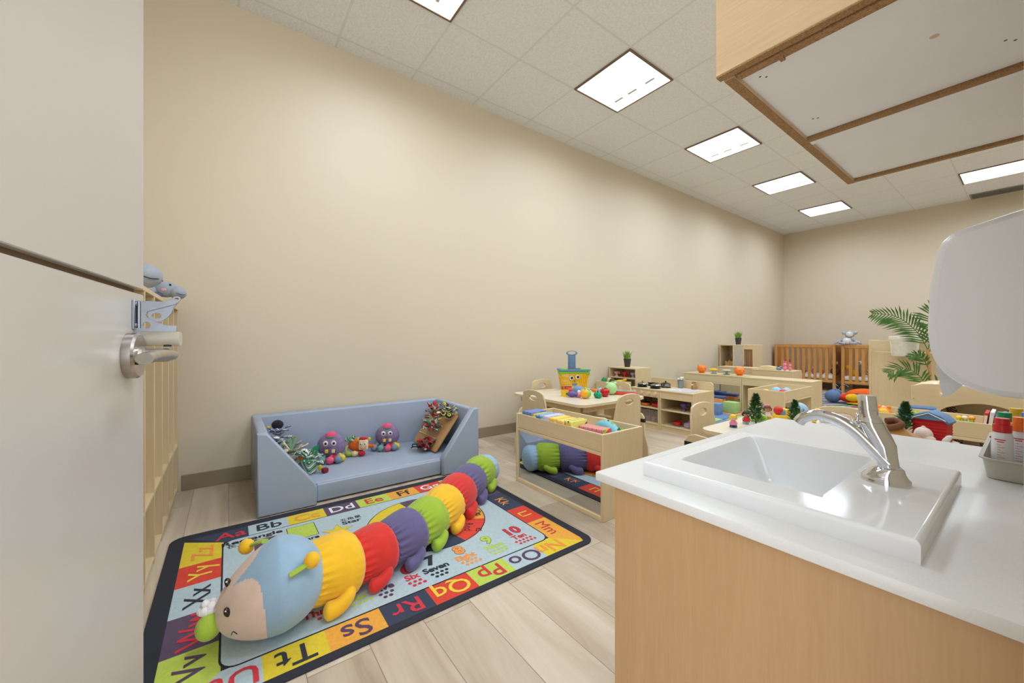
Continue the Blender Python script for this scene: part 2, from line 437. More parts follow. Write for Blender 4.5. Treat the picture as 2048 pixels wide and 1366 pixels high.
# ---------------------------------------------------------------- sink counter
XR = 0.03
cab = thing('sink_cabinet', 'light wood laminate base cabinet under the white sink counter', 'cabinet', (-0.28, 1.17, 0))
MB().box(-0.275, -0.475, 0.0, 0.303, 0.475, 0.6365, 0.0015).build('body', BEECH, cab)
MB().box(-0.2745, -0.4785, 0.02, 0.303, -0.4755, 0.632, 0.0008).build('end_panel', BEECH, cab)
TOPZ = 0.657
ct = MB(); ct.box(-0.594, 0.672, 0.637, XR, 1.70, TOPZ, 0.003, 2)
ct = ct.build('countertop', WHITE_SOLID); tag(ct, 'white quartz countertop holding the sink and a bottle tray', 'countertop')
def make_sink():
    t = thing('sink', 'white rectangular drop-in sink set in the countertop, basin at the left of the tap', 'sink', (-0.3025, 0.976, TOPZ))
    x0, x1, y0, y1 = -0.2125, 0.2125, -0.236, 0.236
    bx0, bx1, by0, by1 = -0.172, 0.085, -0.160, 0.205
    H = 0.031; R = 0.007
    nx, ny = 110, 120
    def height(x, y):
        e = min(x-x0, x1-x, y-y0, y1-y)
        z = H
        if e < R: z = H-R+math.sqrt(max(0, R*R-(R-e)**2))
        # basin: four sloping sides meeting in a rounded bowl
        d = [(x-bx0), (bx1-x), (y-by0), (by1-y)]
        if min(d) > 0:
            s = 1
            for q, wd in zip(d, (0.075, 0.045, 0.045, 0.05)):
                u = min(1, q/wd); s *= (1-(1-u)**2.6)
            lip = min(1, min(d)/0.008)
            z -= 0.105*s*(0.5+0.5*lip)
        return z
    vs = []; fs = []
    def axis(a, b, n, marks):
        L = [a+(b-a)*i/n for i in range(n+1)]
        for m_ in marks: L += [m_-0.002, m_, m_+0.002, m_+0.005, m_-0.005]
        L += [a+0.0003, a+0.001, a+0.002, a+0.0035, a+0.005, a+0.007, b-0.0003, b-0.001, b-0.002, b-0.0035, b-0.005, b-0.007]
        return sorted(set(round(q, 5) for q in L if a <= q <= b))
    X = axis(x0, x1, nx, (bx0, bx1)); Y = axis(y0, y1, ny, (by0, by1))
    for y in Y:
        for x in X: vs.append((x, y, height(x, y)))
    n = len(X)
    for j in range(len(Y)-1):
        for i in range(n-1): fs.append((j*n+i, j*n+i+1, (j+1)*n+i+1, (j+1)*n+i))
    ring = [i for i in range(n)] + [j*n+n-1 for j in range(1, len(Y))] + [(len(Y)-1)*n+i for i in range(n-2, -1, -1)] + [j*n for j in range(len(Y)-2, 0, -1)]
    o = len(vs)
    for k in ring: vs.append((vs[k][0], vs[k][1], H-R-0.001))
    m = len(ring)
    for k in ring: vs.append((vs[k][0], vs[k][1], 0.0))
    for k in range(m): fs.append((ring[k], o+k, o+(k+1) % m, ring[(k+1) % m])); fs.append((o+k, o+m+k, o+m+(k+1) % m, o+(k+1) % m))
    b = MB(); b.add(vs, fs); b.build('basin', CERAMIC, t, ang=55)
    MB().lathe([(0, 0), (0.02, 0), (0.022, 0.002), (0.02, 0.003), (0, 0.002)], 24, Tm(-0.03, 0.03, -0.0735)).build('drain', CHROME, t)
    return t
make_sink()
# the countertop has the sink's hole cut out
hole = MB().box(-0.50, 0.76, 0.6, -0.13, 1.19, 0.7).build('cut', WHITE_SOLID, smooth=False)
hole2 = hole
for tgt in [ct] + [c for c in bpy.data.objects if c.parent == cab and c.name.startswith('body')]:
    md = tgt.modifiers.new('hole', 'BOOLEAN'); md.operation = 'DIFFERENCE'; md.solver = 'EXACT'
    if tgt is not ct:
        hole2 = MB().box(-0.22, -0.41, 0.5, 0.15, 0.02, 0.7).build('cut', WHITE_SOLID, cab, smooth=False)
    md.object = hole2
    dg = bpy.context.evaluated_depsgraph_get(); dg.update()
    me = bpy.data.meshes.new_from_object(tgt.evaluated_get(dg))
    tgt.modifiers.clear(); tgt.data = me; me.name = tgt.name
for h_ in {hole, hole2}: bpy.data.objects.remove(h_)

# ---------------------------------------------------------------- tap
fy = 1.0; fz = TOPZ+0.031
tap = thing('tap', 'chrome push-button tap with curved spout standing on the sink', 'tap', (-0.158, fy, fz))
f = MB()
def ellrings(rings, n=28):
    """loft of ellipses: (cx, cz, rx, ry, tilt)"""
    vs = []; fs = []
    for cx, cz, rx, ry, tl in rings:
        for i in range(n):
            a = 2*PI*i/n; x = rx*math.cos(a); y = ry*math.sin(a)
            vs.append((cx+x*math.cos(tl), y, cz+x*math.sin(tl)))
    for k in range(len(rings)-1):
        for i in range(n):
            j = (i+1) % n; fs.append((k*n+i, k*n+j, (k+1)*n+j, (k+1)*n+i))
    fs.append(tuple(range(n-1, -1, -1))); fs.append(tuple((len(rings)-1)*n+i for i in range(n)))
    return vs, fs
f.add(*ellrings([(-0.010, 0, 0.0355, 0.029, 0), (-0.010, 0.009, 0.035, 0.0285, 0), (-0.011, 0.012, 0.032, 0.026, 0.04), (-0.010, 0.018, 0.028, 0.023, 0.05), (-0.006, 0.026, 0.022, 0.019, 0.08), (-0.004, 0.030, 0.016, 0.015, 0.1)]))
f.build('base', CHROME, tap, ang=60)
f = MB()
f.add(*ellrings([(-0.004, 0.018, 0.0155, 0.0150, 0.25), (-0.008, 0.045, 0.0158, 0.0155, 0.25), (-0.012, 0.068, 0.0178, 0.0175, 0.18), (-0.021, 0.088, 0.0190, 0.0190, 0.08), (-0.028, 0.104, 0.0192, 0.0192, 0.0), (-0.0300, 0.1105, 0.0188, 0.0188, 0)]))
f.build('body', CHROME, tap, ang=60)
f = MB()
f.add(*ellrings([(-0.0300, 0.1108, 0.0184, 0.0184, 0), (-0.0305, 0.116, 0.0170, 0.0170, 0), (-0.033, 0.124, 0.0140, 0.0140, 0), (-0.0340, 0.130, 0.0142, 0.0142, 0), (-0.0345, 0.1335, 0.0142, 0.0142, 0), (-0.0345, 0.1337, 0.0136, 0.0136, 0), (-0.0345, 0.1345, 0.0136, 0.0136, 0), (-0.0345, 0.1347, 0.0144, 0.0144, 0), (-0.0365, 0.159, 0.0144, 0.0144, 0), (-0.0365, 0.161, 0.0132, 0.0132, 0)]))
f.build('push_button', CHROME, tap, ang=40)
f = MB()
sp = spline([(-0.004, 0, 0.036), (-0.028, 0, 0.064), (-0.054, 0, 0.090), (-0.084, 0, 0.106), (-0.114, 0, 0.111), (-0.138, 0, 0.101), (-0.147, 0, 0.090)], 6)
rr = [0.0165+(0.0125-0.0165)*min(1, i/22) for i in range(len(sp))]
f.tube(sp, rr, 20, flat=0.9)
f.build('spout', CHROME, tap, ang=60)
f = MB(); f.tube([(-0.052, 0.006, 0.095), (-0.052, 0.010, 0.116)], 0.0022, 10); f.sph(-0.052, 0.010, 0.119, 0.0042); f.sph(-0.056, 0.006, 0.103, 0.0075, 0.005, 0.0055)
f.build('pull_rod', CHROME, tap)

# ---------------------------------------------------------------- overhead cabinets
CHIP = mat('particle_board', (158, 120, 78), rough=0.9, var=0.3, scale=420)
UW = wood('overhead_birch', (218, 192, 154), (204, 175, 134), rough=0.4, axis='X', scale=1.3, bands=16)
UNDER = mat('melamine_white', (236, 233, 229), rough=0.45, var=0.02, scale=5)
def upper(y0, y1, label):
    z = 1.457
    t = thing('wall_cabinet', label, 'cabinet', (0.03, y0, z), group='overhead cabinets')
    d = y1-y0
    q = MB(); q.box(-0.388, 0.022 if y0 < 1 else 0.0, 0.0, -0.369, d, 0.85); q.build('side_panel', [UW, CHIP], t, smooth=False)
    e = MB(); e.box(-0.387, 0.023 if y0 < 1 else 0.001, -0.0012, -0.370, d-0.001, 0.0); e.build('side_edge', CHIP, t, smooth=False)
    q = MB(); q.box(-0.369, 0.022, 0.008, 0.0, d-0.018, 0.028); q.build('bottom_panel', UNDER, t, smooth=False)
    q = MB(); q.box(-0.369, d-0.016, 0.0, 0.0, d, 0.85); q.build('back_rail', CHIP, t, smooth=False)
    q = MB(); q.box(-0.369, 0.022, 0.80, 0.0, d-0.016, 0.82); q.build('top_panel', UNDER, t, smooth=False)
    return t
u1 = upper(0.752, 1.185, 'near overhead cabinet with light wood door, hanging above the sink')
q = MB(); q.box(-0.393, -0.001, 0.002, 0.0, 0.017, 0.85, 0.001); q.build('cabinet_door', UW, u1)
q = MB(); q.box(-0.392, 0.0, -0.0006, 0.0, 0.0165, 0.002); q.build('door_edge', CHIP, u1, smooth=False)
q = MB(); q.box(-0.365, 0.0225, -0.0012, 0.0, 0.040, 0.012); q.box(-0.30, 0.030, -0.003, -0.293, 0.045, 0.004); q.build('front_rail', CHIP, u1, smooth=False)
MB().lathe([(0, 0), (0.006, 0), (0.0, 0.0006)], 20, Tm(-0.13, 0.20, 0.0078, rx=PI)).build('stain', mat('glue_stain', (206, 188, 150), rough=0.8), u1)
for x, y in ((-0.345, 0.075), (-0.338, 0.085), (-0.333, 0.33), (-0.325, 0.335), (-0.06, 0.31), (-0.05, 0.322)):
    q = MB(); q.sph(x, y, 0.0078, 0.0022, 0.0016, 0.0008, n=10, m=6); q.build('screw_hole', BLACK, u1)
u2 = upper(1.187, 1.605, 'far overhead cabinet, its white underside beyond the brown rail')
q = MB(); q.box(-0.369, 0.0, 0.0, 0.0, 0.020, 0.85); q.build('divider', UNDER, u2, smooth=False)

# ---------------------------------------------------------------- paper towel dispenser
dy = 1.15
t = thing('paper_dispenser', 'rounded white plastic dispenser mounted at the right edge above the bottles', 'dispenser', (XR, dy, 0.85))
# outline seen from the end: x outward from the wall, z up
prof = [(0, 0.0), (-0.055, 0.0), (-0.085, 0.005), (-0.115, 0.018), (-0.140, 0.042), (-0.155, 0.075), (-0.161, 0.12), (-0.160, 0.17), (-0.158, 0.215), (-0.152, 0.262), (-0.146, 0.292), (-0.138, 0.308), (-0.124, 0.320), (-0.10, 0.328), (-0.05, 0.342), (0, 0.352)]
pp = [(p.x, p.y) for p in spline([(a, b_, 0) for a, b_ in prof], 4)]
q = MB(); q.plate([[(a, b_) for a, b_ in pp]], 0.28, Tm(0, 0.14, 0) @ XZ, 0.012)
q.build('cover', WHITEP, t, ang=60)
q = MB(); q.plate([[(0, 0), (-0.10, 0.0), (-0.152, 0.06), (-0.168, 0.12), (-0.168, 0.215), (-0.160, 0.235), (-0.12, 0.235), (0, 0.235)]], 0.012, Tm(0, 0.19, 0) @ XZ, 0.003)
q.build('side_flange', WHITEP, t, ang=50)
# torn towel hanging out under the housing
tow = [(-0.150, 0.082), (-0.160, 0.058)] + [(-0.160+0.0006*k+(0.0016 if k % 2 else -0.001), 0.058-0.0046*k) for k in range(1, 17)] + [(-0.149, -0.018), (-0.138, -0.012), (-0.118, 0.014), (-0.126, 0.034)]
q = MB(); q.plate([tow], 0.0012, Tm(0, 0.10, 0.0) @ XZ)
q.build('paper_towel', mat('paper', (214, 213, 214), rough=0.9), t, ang=30)

# ---------------------------------------------------------------- bottle tray
TR = mat('tray_grey', (176, 172, 158), rough=0.45, var=0.02)
t = thing('bottle_tray', 'grey plastic tray on the countertop holding squeeze bottles', 'tray', (-0.022, 1.50, TOPZ))
q = MB(); n = 24
def rr_ring(hx, hy, r, z): return [(x, y, z) for x, y in rrect(-hx, -hy, hx, hy, r, 5)]
rings = [rr_ring(0.040, 0.175, 0.015, 0.0), rr_ring(0.041, 0.178, 0.015, 0.002), rr_ring(0.047, 0.190, 0.02, 0.042), rr_ring(0.052, 0.196, 0.02, 0.044), rr_ring(0.052, 0.196, 0.02, 0.047), rr_ring(0.0455, 0.188, 0.02, 0.046), rr_ring(0.0395, 0.176, 0.015, 0.004)]
vs = [p for r in rings for p in r]; m = len(rings[0]); fs = []
for k in range(len(rings)-1):
    for i in range(m): fs.append((k*m+i, k*m+(i+1) % m, (k+1)*m+(i+1) % m, (k+1)*m+i))
fs.append(tuple(range(m-1, -1, -1))); fs.append(tuple((len(rings)-1)*m+i for i in range(m)))
q.add(vs, fs); q.build('tray_body', TR, t)
BOT = mat('frosted_plastic', (226, 224, 226), rough=0.35, var=0.01)
INK = mat('red_ink', (200, 50, 62), rough=0.6)
def bottle(x, y, cap, cname, label):
    t = thing('squeeze_bottle', label, 'bottle', (x, y, TOPZ+0.004), rz=-0.25, group='squeeze bottles in the grey tray')
    q = MB(); q.lathe([(0, 0), (0.0150, 0), (0.0160, 0.002), (0.0160, 0.078), (0.0150, 0.086), (0.0120, 0.091), (0.0115, 0.093)], 28); q.build('bottle_body', BOT, t, ang=30)
    q = MB(); q.lathe([(0.0122, 0.090), (0.0140, 0.091), (0.0142, 0.106), (0.0136, 0.1075), (0.0112, 0.108), (0.0114, 0.119), (0.0108, 0.1215), (0, 0.122)], 28); q.build('cap', mat('cap_'+cname, cap, rough=0.35), t, ang=30)
    q = MB()
    for k in range(10):
        wd = 0.22 if k % 2 == 0 else 0.12
        for z, h in ((0.014+k*0.0055, 0.0008),):
            a0 = -1.75
            ring = [(0.01625*math.cos(a0+wd*u*3.0), 0.01625*math.sin(a0+wd*u*3.0)) for u in (0, 0.25, 0.5, 0.75, 1)]
            vs = [(a, b_, z) for a, b_ in ring]+[(a, b_, z+h) for a, b_ in ring]
            q.add(vs, [(i, i+1, 6+i, 5+i) for i in range(4)])
    for z, w0, w1 in ((0.074, -2.0, -1.0), (0.0695, -1.75, -1.15)):
        ring = [(0.01625*math.cos(w0+(w1-w0)*u/6), 0.01625*math.sin(w0+(w1-w0)*u/6)) for u in range(7)]
        vs = [(a, b_, z) for a, b_ in ring]+[(a, b_, z+0.0022) for a, b_ in ring]
        q.add(vs, [(i, i+1, 8+i, 7+i) for i in range(6)])
    q.sph(0.016*math.cos(-2.75), 0.016*math.sin(-2.75), 0.077, 0.0022, 0.0022, 0.0026)
    q.build('measure_marks', INK, t, smooth=False)
    return t
bottle(-0.0435, 1.385, (205, 28, 34), 'red', 'white squeeze bottle with a red cap, front left in the grey tray')
bottle(-0.0200, 1.432, (232, 112, 20), 'orange', 'white squeeze bottle with an orange cap at the right edge of the photo')
bottle(-0.0440, 1.500, (18, 140, 84), 'green', 'squeeze bottle with a green cap behind the red one')
bottle(-0.0090, 1.535, (60, 120, 180), 'blue', 'squeeze bottle with a blue cap behind the orange one')
bottle(-0.0280, 1.610, (214, 170, 30), 'yellow', 'squeeze bottle with a yellow cap at the back of the tray')
# ---------------------------------------------------------------- alphabet mat
MX0, MY0, ML, MW = -2.443, -0.230, 1.67, 1.205       # a runs along y, b from the sofa side towards the counter
# local frame: a = y - MY0 - .035 ; b = x + 2.406
MZ = 0.006
COLS = dict(border=(40, 42, 52), navy=(52, 62, 84), grey=(178, 196, 202), yellow=(222, 196, 48), red=(214, 66, 48), purple=(92, 72, 98), lime=(186, 206, 84), orange=(232, 164, 62),
            t_red=(205, 52, 62), t_white=(232, 232, 236), t_dark=(44, 46, 58), t_orange=(240, 150, 66), t_yellow=(236, 200, 66), t_purple=(86, 62, 92), t_lime=(178, 204, 78), ink=(30, 32, 40))
CK = list(COLS)
mat_mats = [mat('mat_'+k, COLS[k], rough=0.88, var=0.05, scale=90, bump=0.25, bscale=900) for k in CK]
q = MB()
q.m = CK.index('border')
def ab(a, b): return (-2.406+b, -0.195+a)
def P2(pts, lay, col, d=0.00022):
    q.m = CK.index(col)
    n = len(pts); vs = [(*ab(*p), MZ+lay*d) for p in pts]
    q.add(vs, [tuple(range(n-1, -1, -1))])
# slab
ol = rrect(-2.406-0.032, -0.195-0.028, -2.406+1.167, -0.195+1.605, 0.06, 6)
q.plate([ol], MZ, Tm(0, 0, MZ/2), 0.0015)
A = [0.0, 0.103, 0.274, 0.446, 0.622, 0.796, 0.975, 1.152, 1.327, 1.49, 1.575]
oa0, oa1, ob0, ob1 = 0.028, 1.558, 0.026, 1.136      # outer edge of the coloured band
ia0, ia1, ib0, ib1 = 0.176, 1.432, 0.150, 1.022      # inner panel
cuts = [oa0, 0.274, 0.446, 0.622, 0.796, 0.975, 1.152, 1.327, oa1]
top = ['navy', 'grey', 'yellow', 'purple', 'lime', 'orange', 'red', 'grey']
front = ['grey', 'yellow', 'orange', 'navy', 'red', 'lime', 'grey', 'yellow']
for i in range(8):
    a0, a1 = cuts[i], cuts[i+1]
    if 0 < i < 7:
        P2([(a0, ob0), (a1, ob0), (a1, ib0), (a0, ib0)], 1, top[i])
        P2([(a0, ib1), (a1, ib1), (a1, ob1), (a0, ob1)], 1, front[i])
P2([(oa0+0.02, ob0), (cuts[1], ob0), (cuts[1], ib0), (ia0, ib0)], 1, 'navy')
P2([(oa0, ob0+0.02), (ia0, ib0), (ia0, 0.300), (oa0, 0.300)], 1, 'yellow')
P2([(cuts[7], ob0), (oa1, ob0), (ia1, ib0), (cuts[7], ib0)], 1, 'lime')
P2([(oa1, ob0), (oa1, 0.255), (ia1, 0.255), (ia1, ib0)], 1, 'yellow')
P2([(ia1, ib1), (oa1-0.01, ob1), (cuts[7], ob1), (cuts[7], ib1)], 1, 'yellow')
P2([(ia1, 0.846), (oa1, 0.846), (oa1, ob1-0.03), (oa1-0.01, ob1), (ia1, ib1)], 1, 'orange')
P2([(ia0, ib1), (cuts[1], ib1), (cuts[1], ob1), (oa0+0.02, ob1)], 1, 'grey')
P2([(oa0, 0.876), (ia0, 0.876), (ia0, ib1), (oa0+0.02, ob1), (oa0, ob1-0.02)], 1, 'lime')
for b0, b1, c in ((0.300, 0.470, 'red'), (0.470, 0.672, 'grey'), (0.672, 0.876, 'purple')): P2([(oa0, b0), (ia0, b0), (ia0, b1), (oa0, b1)], 1, c)
for b0, b1, c in ((0.255, 0.435, 'purple'), (0.435, 0.665, 'navy'), (0.665, 0.846, 'red')): P2([(ia1, b0), (oa1, b0), (oa1, b1), (ia1, b1)], 1, c)
P2(rrect(ia0-0.006, ib0-0.006, ia1+0.006, ib1+0.006, 0.05), 2, 'ink')
P2(rrect(ia0, ib0, ia1, ib1, 0.045), 3, 'grey')
# colour wheel
ca, cb, cr = 1.035, 0.515, 0.298
P2(ell(ca, cb, cr+0.005, cr+0.005, 64), 4, 'ink')
sec = [(-25, 31, 'orange'), (31, 78, 'red'), (78, 130, 'navy'), (130, 190, 'lime'), (190, 262, 'yellow'), (262, 300, 'purple'), (300, 335, 'navy')]
for d0, d1, c in sec:
    P2([(ca, cb)] + ell(ca, cb, cr, cr, 16, math.radians(d0), math.radians(d1)) + [(ca+cr*math.cos(math.radians(d1)), cb+cr*math.sin(math.radians(d1)))], 5, c)
# shapes
P2([(0.29, 0.215), (0.395, 0.222), (0.392, 0.40), (0.288, 0.40)], 4, 'purple')
P2([(0.426, 0.180), (0.552, 0.180), (0.552, 0.328), (0.426, 0.328)], 4, 'ink'); P2([(0.429, 0.183), (0.549, 0.183), (0.549, 0.325), (0.429, 0.325)], 5, 'lime')
def star(r): return [(0.632+(r if k % 2 == 0 else r*0.42)*math.sin(PI*k/5+0.15), 0.352-(r if k % 2 == 0 else r*0.42)*math.cos(PI*k/5+0.15)) for k in range(10)]
def fan(pts, c, lay, col):
    for i in range(len(pts)): P2([c, pts[i], pts[(i+1) % len(pts)]], lay, col)
fan(star(0.078), (0.632, 0.352), 4, 'ink'); fan(star(0.074), (0.632, 0.352), 5, 'yellow')
fan([(0.33+0.05*math.cos(2*PI*i/20), 0.53+0.05*math.sin(2*PI*i/20)) for i in range(20)], (0.33, 0.53), 4, 'red')
# lettering; side: 0 top (reads along a), 1 right, 2 front, 3 left
def TX(s, a, b, size, side, col, lay=6, bold=0.02, tilt=0.0, sx=1.0):
    q.m = CK.index(col)
    x, y = ab(a, b)
    ang = {0: PI/2, 1: 0.0, 2: -PI/2, 3: PI}[side] + tilt
    q.text(s, Tm(x, y, MZ+lay*0.00022, rz=ang, s=(size*sx, size, 1)), bold)
mid = lambda i: (cuts[i]+cuts[i+1])/2
for s, a, c, dx in (('Aa', 0.205, 't_red', 0), ('Bb', mid(1), 't_dark', 0), ('Cc', mid(2), 't_orange', 0), ('Dd', mid(3), 't_white', 0), ('Ee', mid(4), 't_red', 0), ('Ff', mid(5), 't_dark', 0), ('Gg', mid(6), 't_white', 0), ('Hh', mid(7)-0.05, 't_purple', 0)):
    TX(s, a, (ob0+ib0)/2, 0.105, 0, c, bold=0.012, sx=1.05)
for s, b, c in (('Jj', 0.345, 't_white'), ('Kk', 0.548, 't_orange'), ('Ll', 0.753, 't_yellow'), ('Mm', 0.940, 't_red')): TX(s, (ia1+oa1)/2-0.004, b, 0.090, 1, c, bold=0.0)
for s, a, c in (('Nn', 1.385, 't_orange'), ('Oo', mid(6), 't_purple'), ('Pp', mid(5), 't_red'), ('Qq', mid(4), 't_yellow'), ('Rr', mid(3), 't_red'), ('Ss', mid(2), 't_purple'), ('Tt', mid(1), 't_dark'), ('Uu', 0.20, 't_red')):
    TX(s, a, (ib1+ob1)/2+0.003, 0.110, 2, c, bold=0.010, sx=1.05)
for s, b, c in (('Zz', 0.205, 't_orange'), ('Yy', 0.383, 't_yellow'), ('Xx', 0.570, 't_dark'), ('Ww', 0.770, 't_red'), ('Vv', 0.955, 't_purple')): TX(s, (ia0+oa0)/2+0.004, b, 0.108, 3, c, bold=0.012)
TX('Rectangle', 0.288, 0.186, 0.050, 0, 'ink', bold=0.03, sx=1.25); TX('长方形', 0.245, 0.222, 0.040, 0, 'ink', bold=0.01)
TX('Square', 0.49, 0.352, 0.042, 0, 'ink', bold=0.03); TX('五角星', 0.716, 0.250, 0.036, 0, 'ink', bold=0.01); TX('Star', 0.712, 0.288, 0.048, 0, 'ink', bold=0.03, sx=1.2)
TX('Orange', 1.235, 0.565, 0.058, 2, 'ink', bold=0.0, tilt=-0.2); TX('橙', 1.285, 0.605, 0.036, 2, 'ink')
TX('Red', 1.175, 0.700, 0.055, 1, 'ink', bold=0.0, tilt=-0.6); TX('红', 1.20, 0.755, 0.036, 1, 'ink', tilt=-0.6)
TX('Blue', 0.99, 0.74, 0.045, 0, 't_white', bold=0.0)
nums = [('3', 'Three', 3, 0.455, 't_red'), ('4', 'Four', 4, 0.565, 't_lime'), ('5', 'Five', 5, 0.672, 't_purple'), ('6', 'Six', 6, 0.785, 't_red'), ('7', 'Seven', 7, 0.890, 't_dark'), ('8', 'Eight', 8, 1.030, 't_orange'), ('9', 'Nine', 9, 1.180, 't_lime'), ('10', 'Ten', 10, 1.325, 't_red')]
for i, (n_, wd, k, a, c) in enumerate(nums):
    TX(n_, a, 0.866, 0.092, 0, 'ink', lay=6, bold=0.055); TX(n_, a, 0.866, 0.092, 0, c, lay=7, bold=0.035)
    TX(wd, a, 0.928, 0.048, 0, c, lay=6, bold=0.04)
    for r in range(2):
        cnt = (k+1)//2 if r == 0 else k//2
        if k <= 4: cnt = k if r == 0 else 0
        for j in range(cnt):
            aa = a+(j-(max((k+1)//2, 2)-1)/2)*0.021+(0.0105 if r else 0); bb = 0.962+r*0.022
            fan([(aa+0.0078*math.cos(2*PI*t/12), bb+0.0078*math.sin(2*PI*t/12)) for t in range(12)], (aa, bb), 6, c)
o = q.build('alphabet_mat', mat_mats, smooth=False)
tag(o, 'rectangular alphabet and number play mat lying on the wood floor', 'mat')

# ---------------------------------------------------------------- caterpillar
PL = {k: mat('plush_'+k, c, rough=0.85, var=0.05, scale=14, sheen=0.25, bump=0.3, bscale=350) for k, c in
      dict(blue=(150, 180, 204), yellow=(245, 190, 26), red=(214, 42, 30), purple=(98, 90, 134), green=(156, 186, 44), peach=(230, 202, 184), lime=(166, 194, 58), black=(34, 28, 28), white=(230, 228, 226), lightblue=(160, 190, 214)).items()}
cat = thing('caterpillar_plush', 'giant stuffed caterpillar with rainbow segments lying across the mat', 'soft toy', (-1.50, 0.27, 0))
CA = Vector((-1.50, 0.27, 0))
seg = [('yellow', (-1.545, 0.300), 0.119), ('red', (-1.585, 0.455), 0.105), ('purple', (-1.638, 0.605), 0.106), ('green', (-1.708, 0.742), 0.105), ('yellow', (-1.792, 0.872), 0.106),
       ('red', (-1.895, 1.005), 0.107), ('purple', (-2.008, 1.145), 0.106), ('green', (-2.120, 1.290), 0.104), ('lightblue', (-2.185, 1.385), 0.096)]
cent = [Vector((-1.50, 0.12, 0.13))]+[Vector((x, y, r*0.93)) for _, (x, y), r in seg]+[Vector((-2.22, 1.46, 0.08))]
def frame(d):
    d = d.normalized(); s = d.cross(Vector((0, 0, 1))).normalized(); u = s.cross(d)
    return d, s, u
NA = 96
for i, (col, (x, y), R) in enumerate(seg):
    k = i+1
    c = cent[k]; a = (cent[k-1]+c)/2; b_ = (cent[k+1]+c)/2
    d, s, u = frame(b_-a)
    Ls = (b_-a).length
    lead, trail = 0.42*R, 0.20*R
    stations = []
    for t in range(23):
        f = t/22
        # gathered at the head side, fullest towards the tail side
        pos = -0.5*Ls-0.10*R + f*(Ls+0.28*R)
        if f < 0.72: rad = R*(0.80+0.20*math.sin(PI/2*min(1, f/0.62)))
        else: rad = R*math.sqrt(max(0.0, 1-((f-0.72)/0.30)**2))*1.0
        if i == 8 and f > 0.5: rad = R*math.sqrt(max(0.0, 1-((f-0.5)/0.52)**2))
        stations.append((pos, max(rad, 0.30*R), f))
    vs = []; fs = []
    rnd = [random.uniform(0.4, 1.0) for _ in range(NA)]
    for pos, rad, f in stations:
        puck = math.exp(-((f-0.05)/0.22)**2)*0.075*R + (math.exp(-((f-0.80)/0.10)**2)*0.02*R)
        for j in range(NA):
            th = 2*PI*j/NA
            w_ = puck*math.cos(th*24+2.0*math.sin(3*th+i))*rnd[(j//4*4) % NA]
            rr_ = rad + w_
            zz = math.sin(th)
            p = c + d*pos + s*(rr_*1.03*math.cos(th)) + u*(rr_*(0.94 if zz < 0 else 1.0)*zz)
            if p.z < 0.008: p.z = 0.008+(p.z-0.008)*0.05
            vs.append(tuple(p-CA))
    n_ = len(stations)
    for t in range(n_-1):
        for j in range(NA): fs.append((t*NA+j, t*NA+(j+1) % NA, (t+1)*NA+(j+1) % NA, (t+1)*NA+j))
    fs.append(tuple(range(NA-1, -1, -1))); fs.append(tuple((n_-1)*NA+j for j in range(NA)))
    m_ = MB().add([tuple(v) for v in vs], [tuple(reversed(f)) for f in fs])
    so = m_.build('body_segment', PL[col], cat, ang=75)
    # two floppy feet
    for sd in (1, -1):
        if i == 8: continue
        side = s*sd
        g = c + side*(R*0.90) - CA; q9 = R/0.119
        p0 = g - side*0.030*q9 + d*0.020; p0.z = 0.064*q9; p1 = g + side*0.004 + d*0.018; p1.z = 0.064*q9; p2 = g + side*0.014*q9 + d*0.002; p2.z = 0.052*q9
        p3 = g + side*0.014*q9 - d*0.024*q9; p3.z = 0.039*q9; p4 = g + side*0.006 - d*0.050*q9; p4.z = 0.034*q9; p5 = g - side*0.003 - d*0.072*q9; p5.z = 0.033*q9
        ft = MB(); P_ = spline([p0, p1, p2, p3, p4, p5], 5); kk = len(P_)
        prof_ = [x9*q9 for x9 in (0.020, 0.022, 0.024, 0.027, 0.0305, 0.028)]
        rad_ = [prof_[min(5, int(t*5/(kk-1)))]*(1-(t*5/(kk-1))%1) + prof_[min(5, int(t*5/(kk-1))+1)]*((t*5/(kk-1))%1) for t in range(kk)]
        rad_[0] = 0.010; rad_[-1] = 0.006; rad_[-2] = 0.016*q9; rad_[-3] = 0.0235*q9
        ft.tube(P_, rad_, 16)
        ft.build('foot', PL[col], cat, ang=75)
# head
hd = Vector((-0.06, -0.995, -0.05)).normalized(); hs = hd.cross(Vector((0, 0, 1))).normalized(); hu = hs.cross(hd)
hc = Vector((-1.495, 0.118, 0.148)); 
vs = []; fs = []; mi = []
nu, nv = 144, 110
for i in range(nv+1):
    t = PI*i/nv
    for j in range(nu):
        a = 2*PI*j/nu
        ax = math.cos(t)            # 1 at the face
        r = math.sin(t)
        ln = 0.152 if ax > 0 else 0.150
        tp = 1-0.24*max(0.0, ax+0.15)**1.1; pr = r**0.82*tp
        p = hc + Vector((0, 0, -0.135*(1-tp))) + hd*(ax*ln) + hs*(pr*0.150*math.cos(a)) + hu*(pr*0.146*math.sin(a))
        if p.z < 0.008: p.z = 0.008+(p.z-0.008)*0.05
        vs.append(tuple(p-CA))
SGN = 1 if hs.x > 0 else -1
for i in range(nv):
    for j in range(nu):
        fs.append((i*nu+j, i*nu+(j+1) % nu, (i+1)*nu+(j+1) % nu, (i+1)*nu+j))
        ax = math.cos(PI*(i+0.5)/nv); a = 2*PI*(j+0.5)/nu
        ac = PI/2-SGN*0.45; da = (a-ac+PI) % (2*PI)-PI
        peak = 0.42*math.exp(-(abs(da)/0.20)**1.3)
        lobes = 0.10*abs(math.sin(da))
        mi.append(1 if ax > 0.24+peak-lobes else 0)
h_ = MB(); h_.add(vs, [tuple(f) for f in fs]); h_.mi = mi
ho = h_.build('head', [PL['blue'], PL['peach']], cat, ang=89)
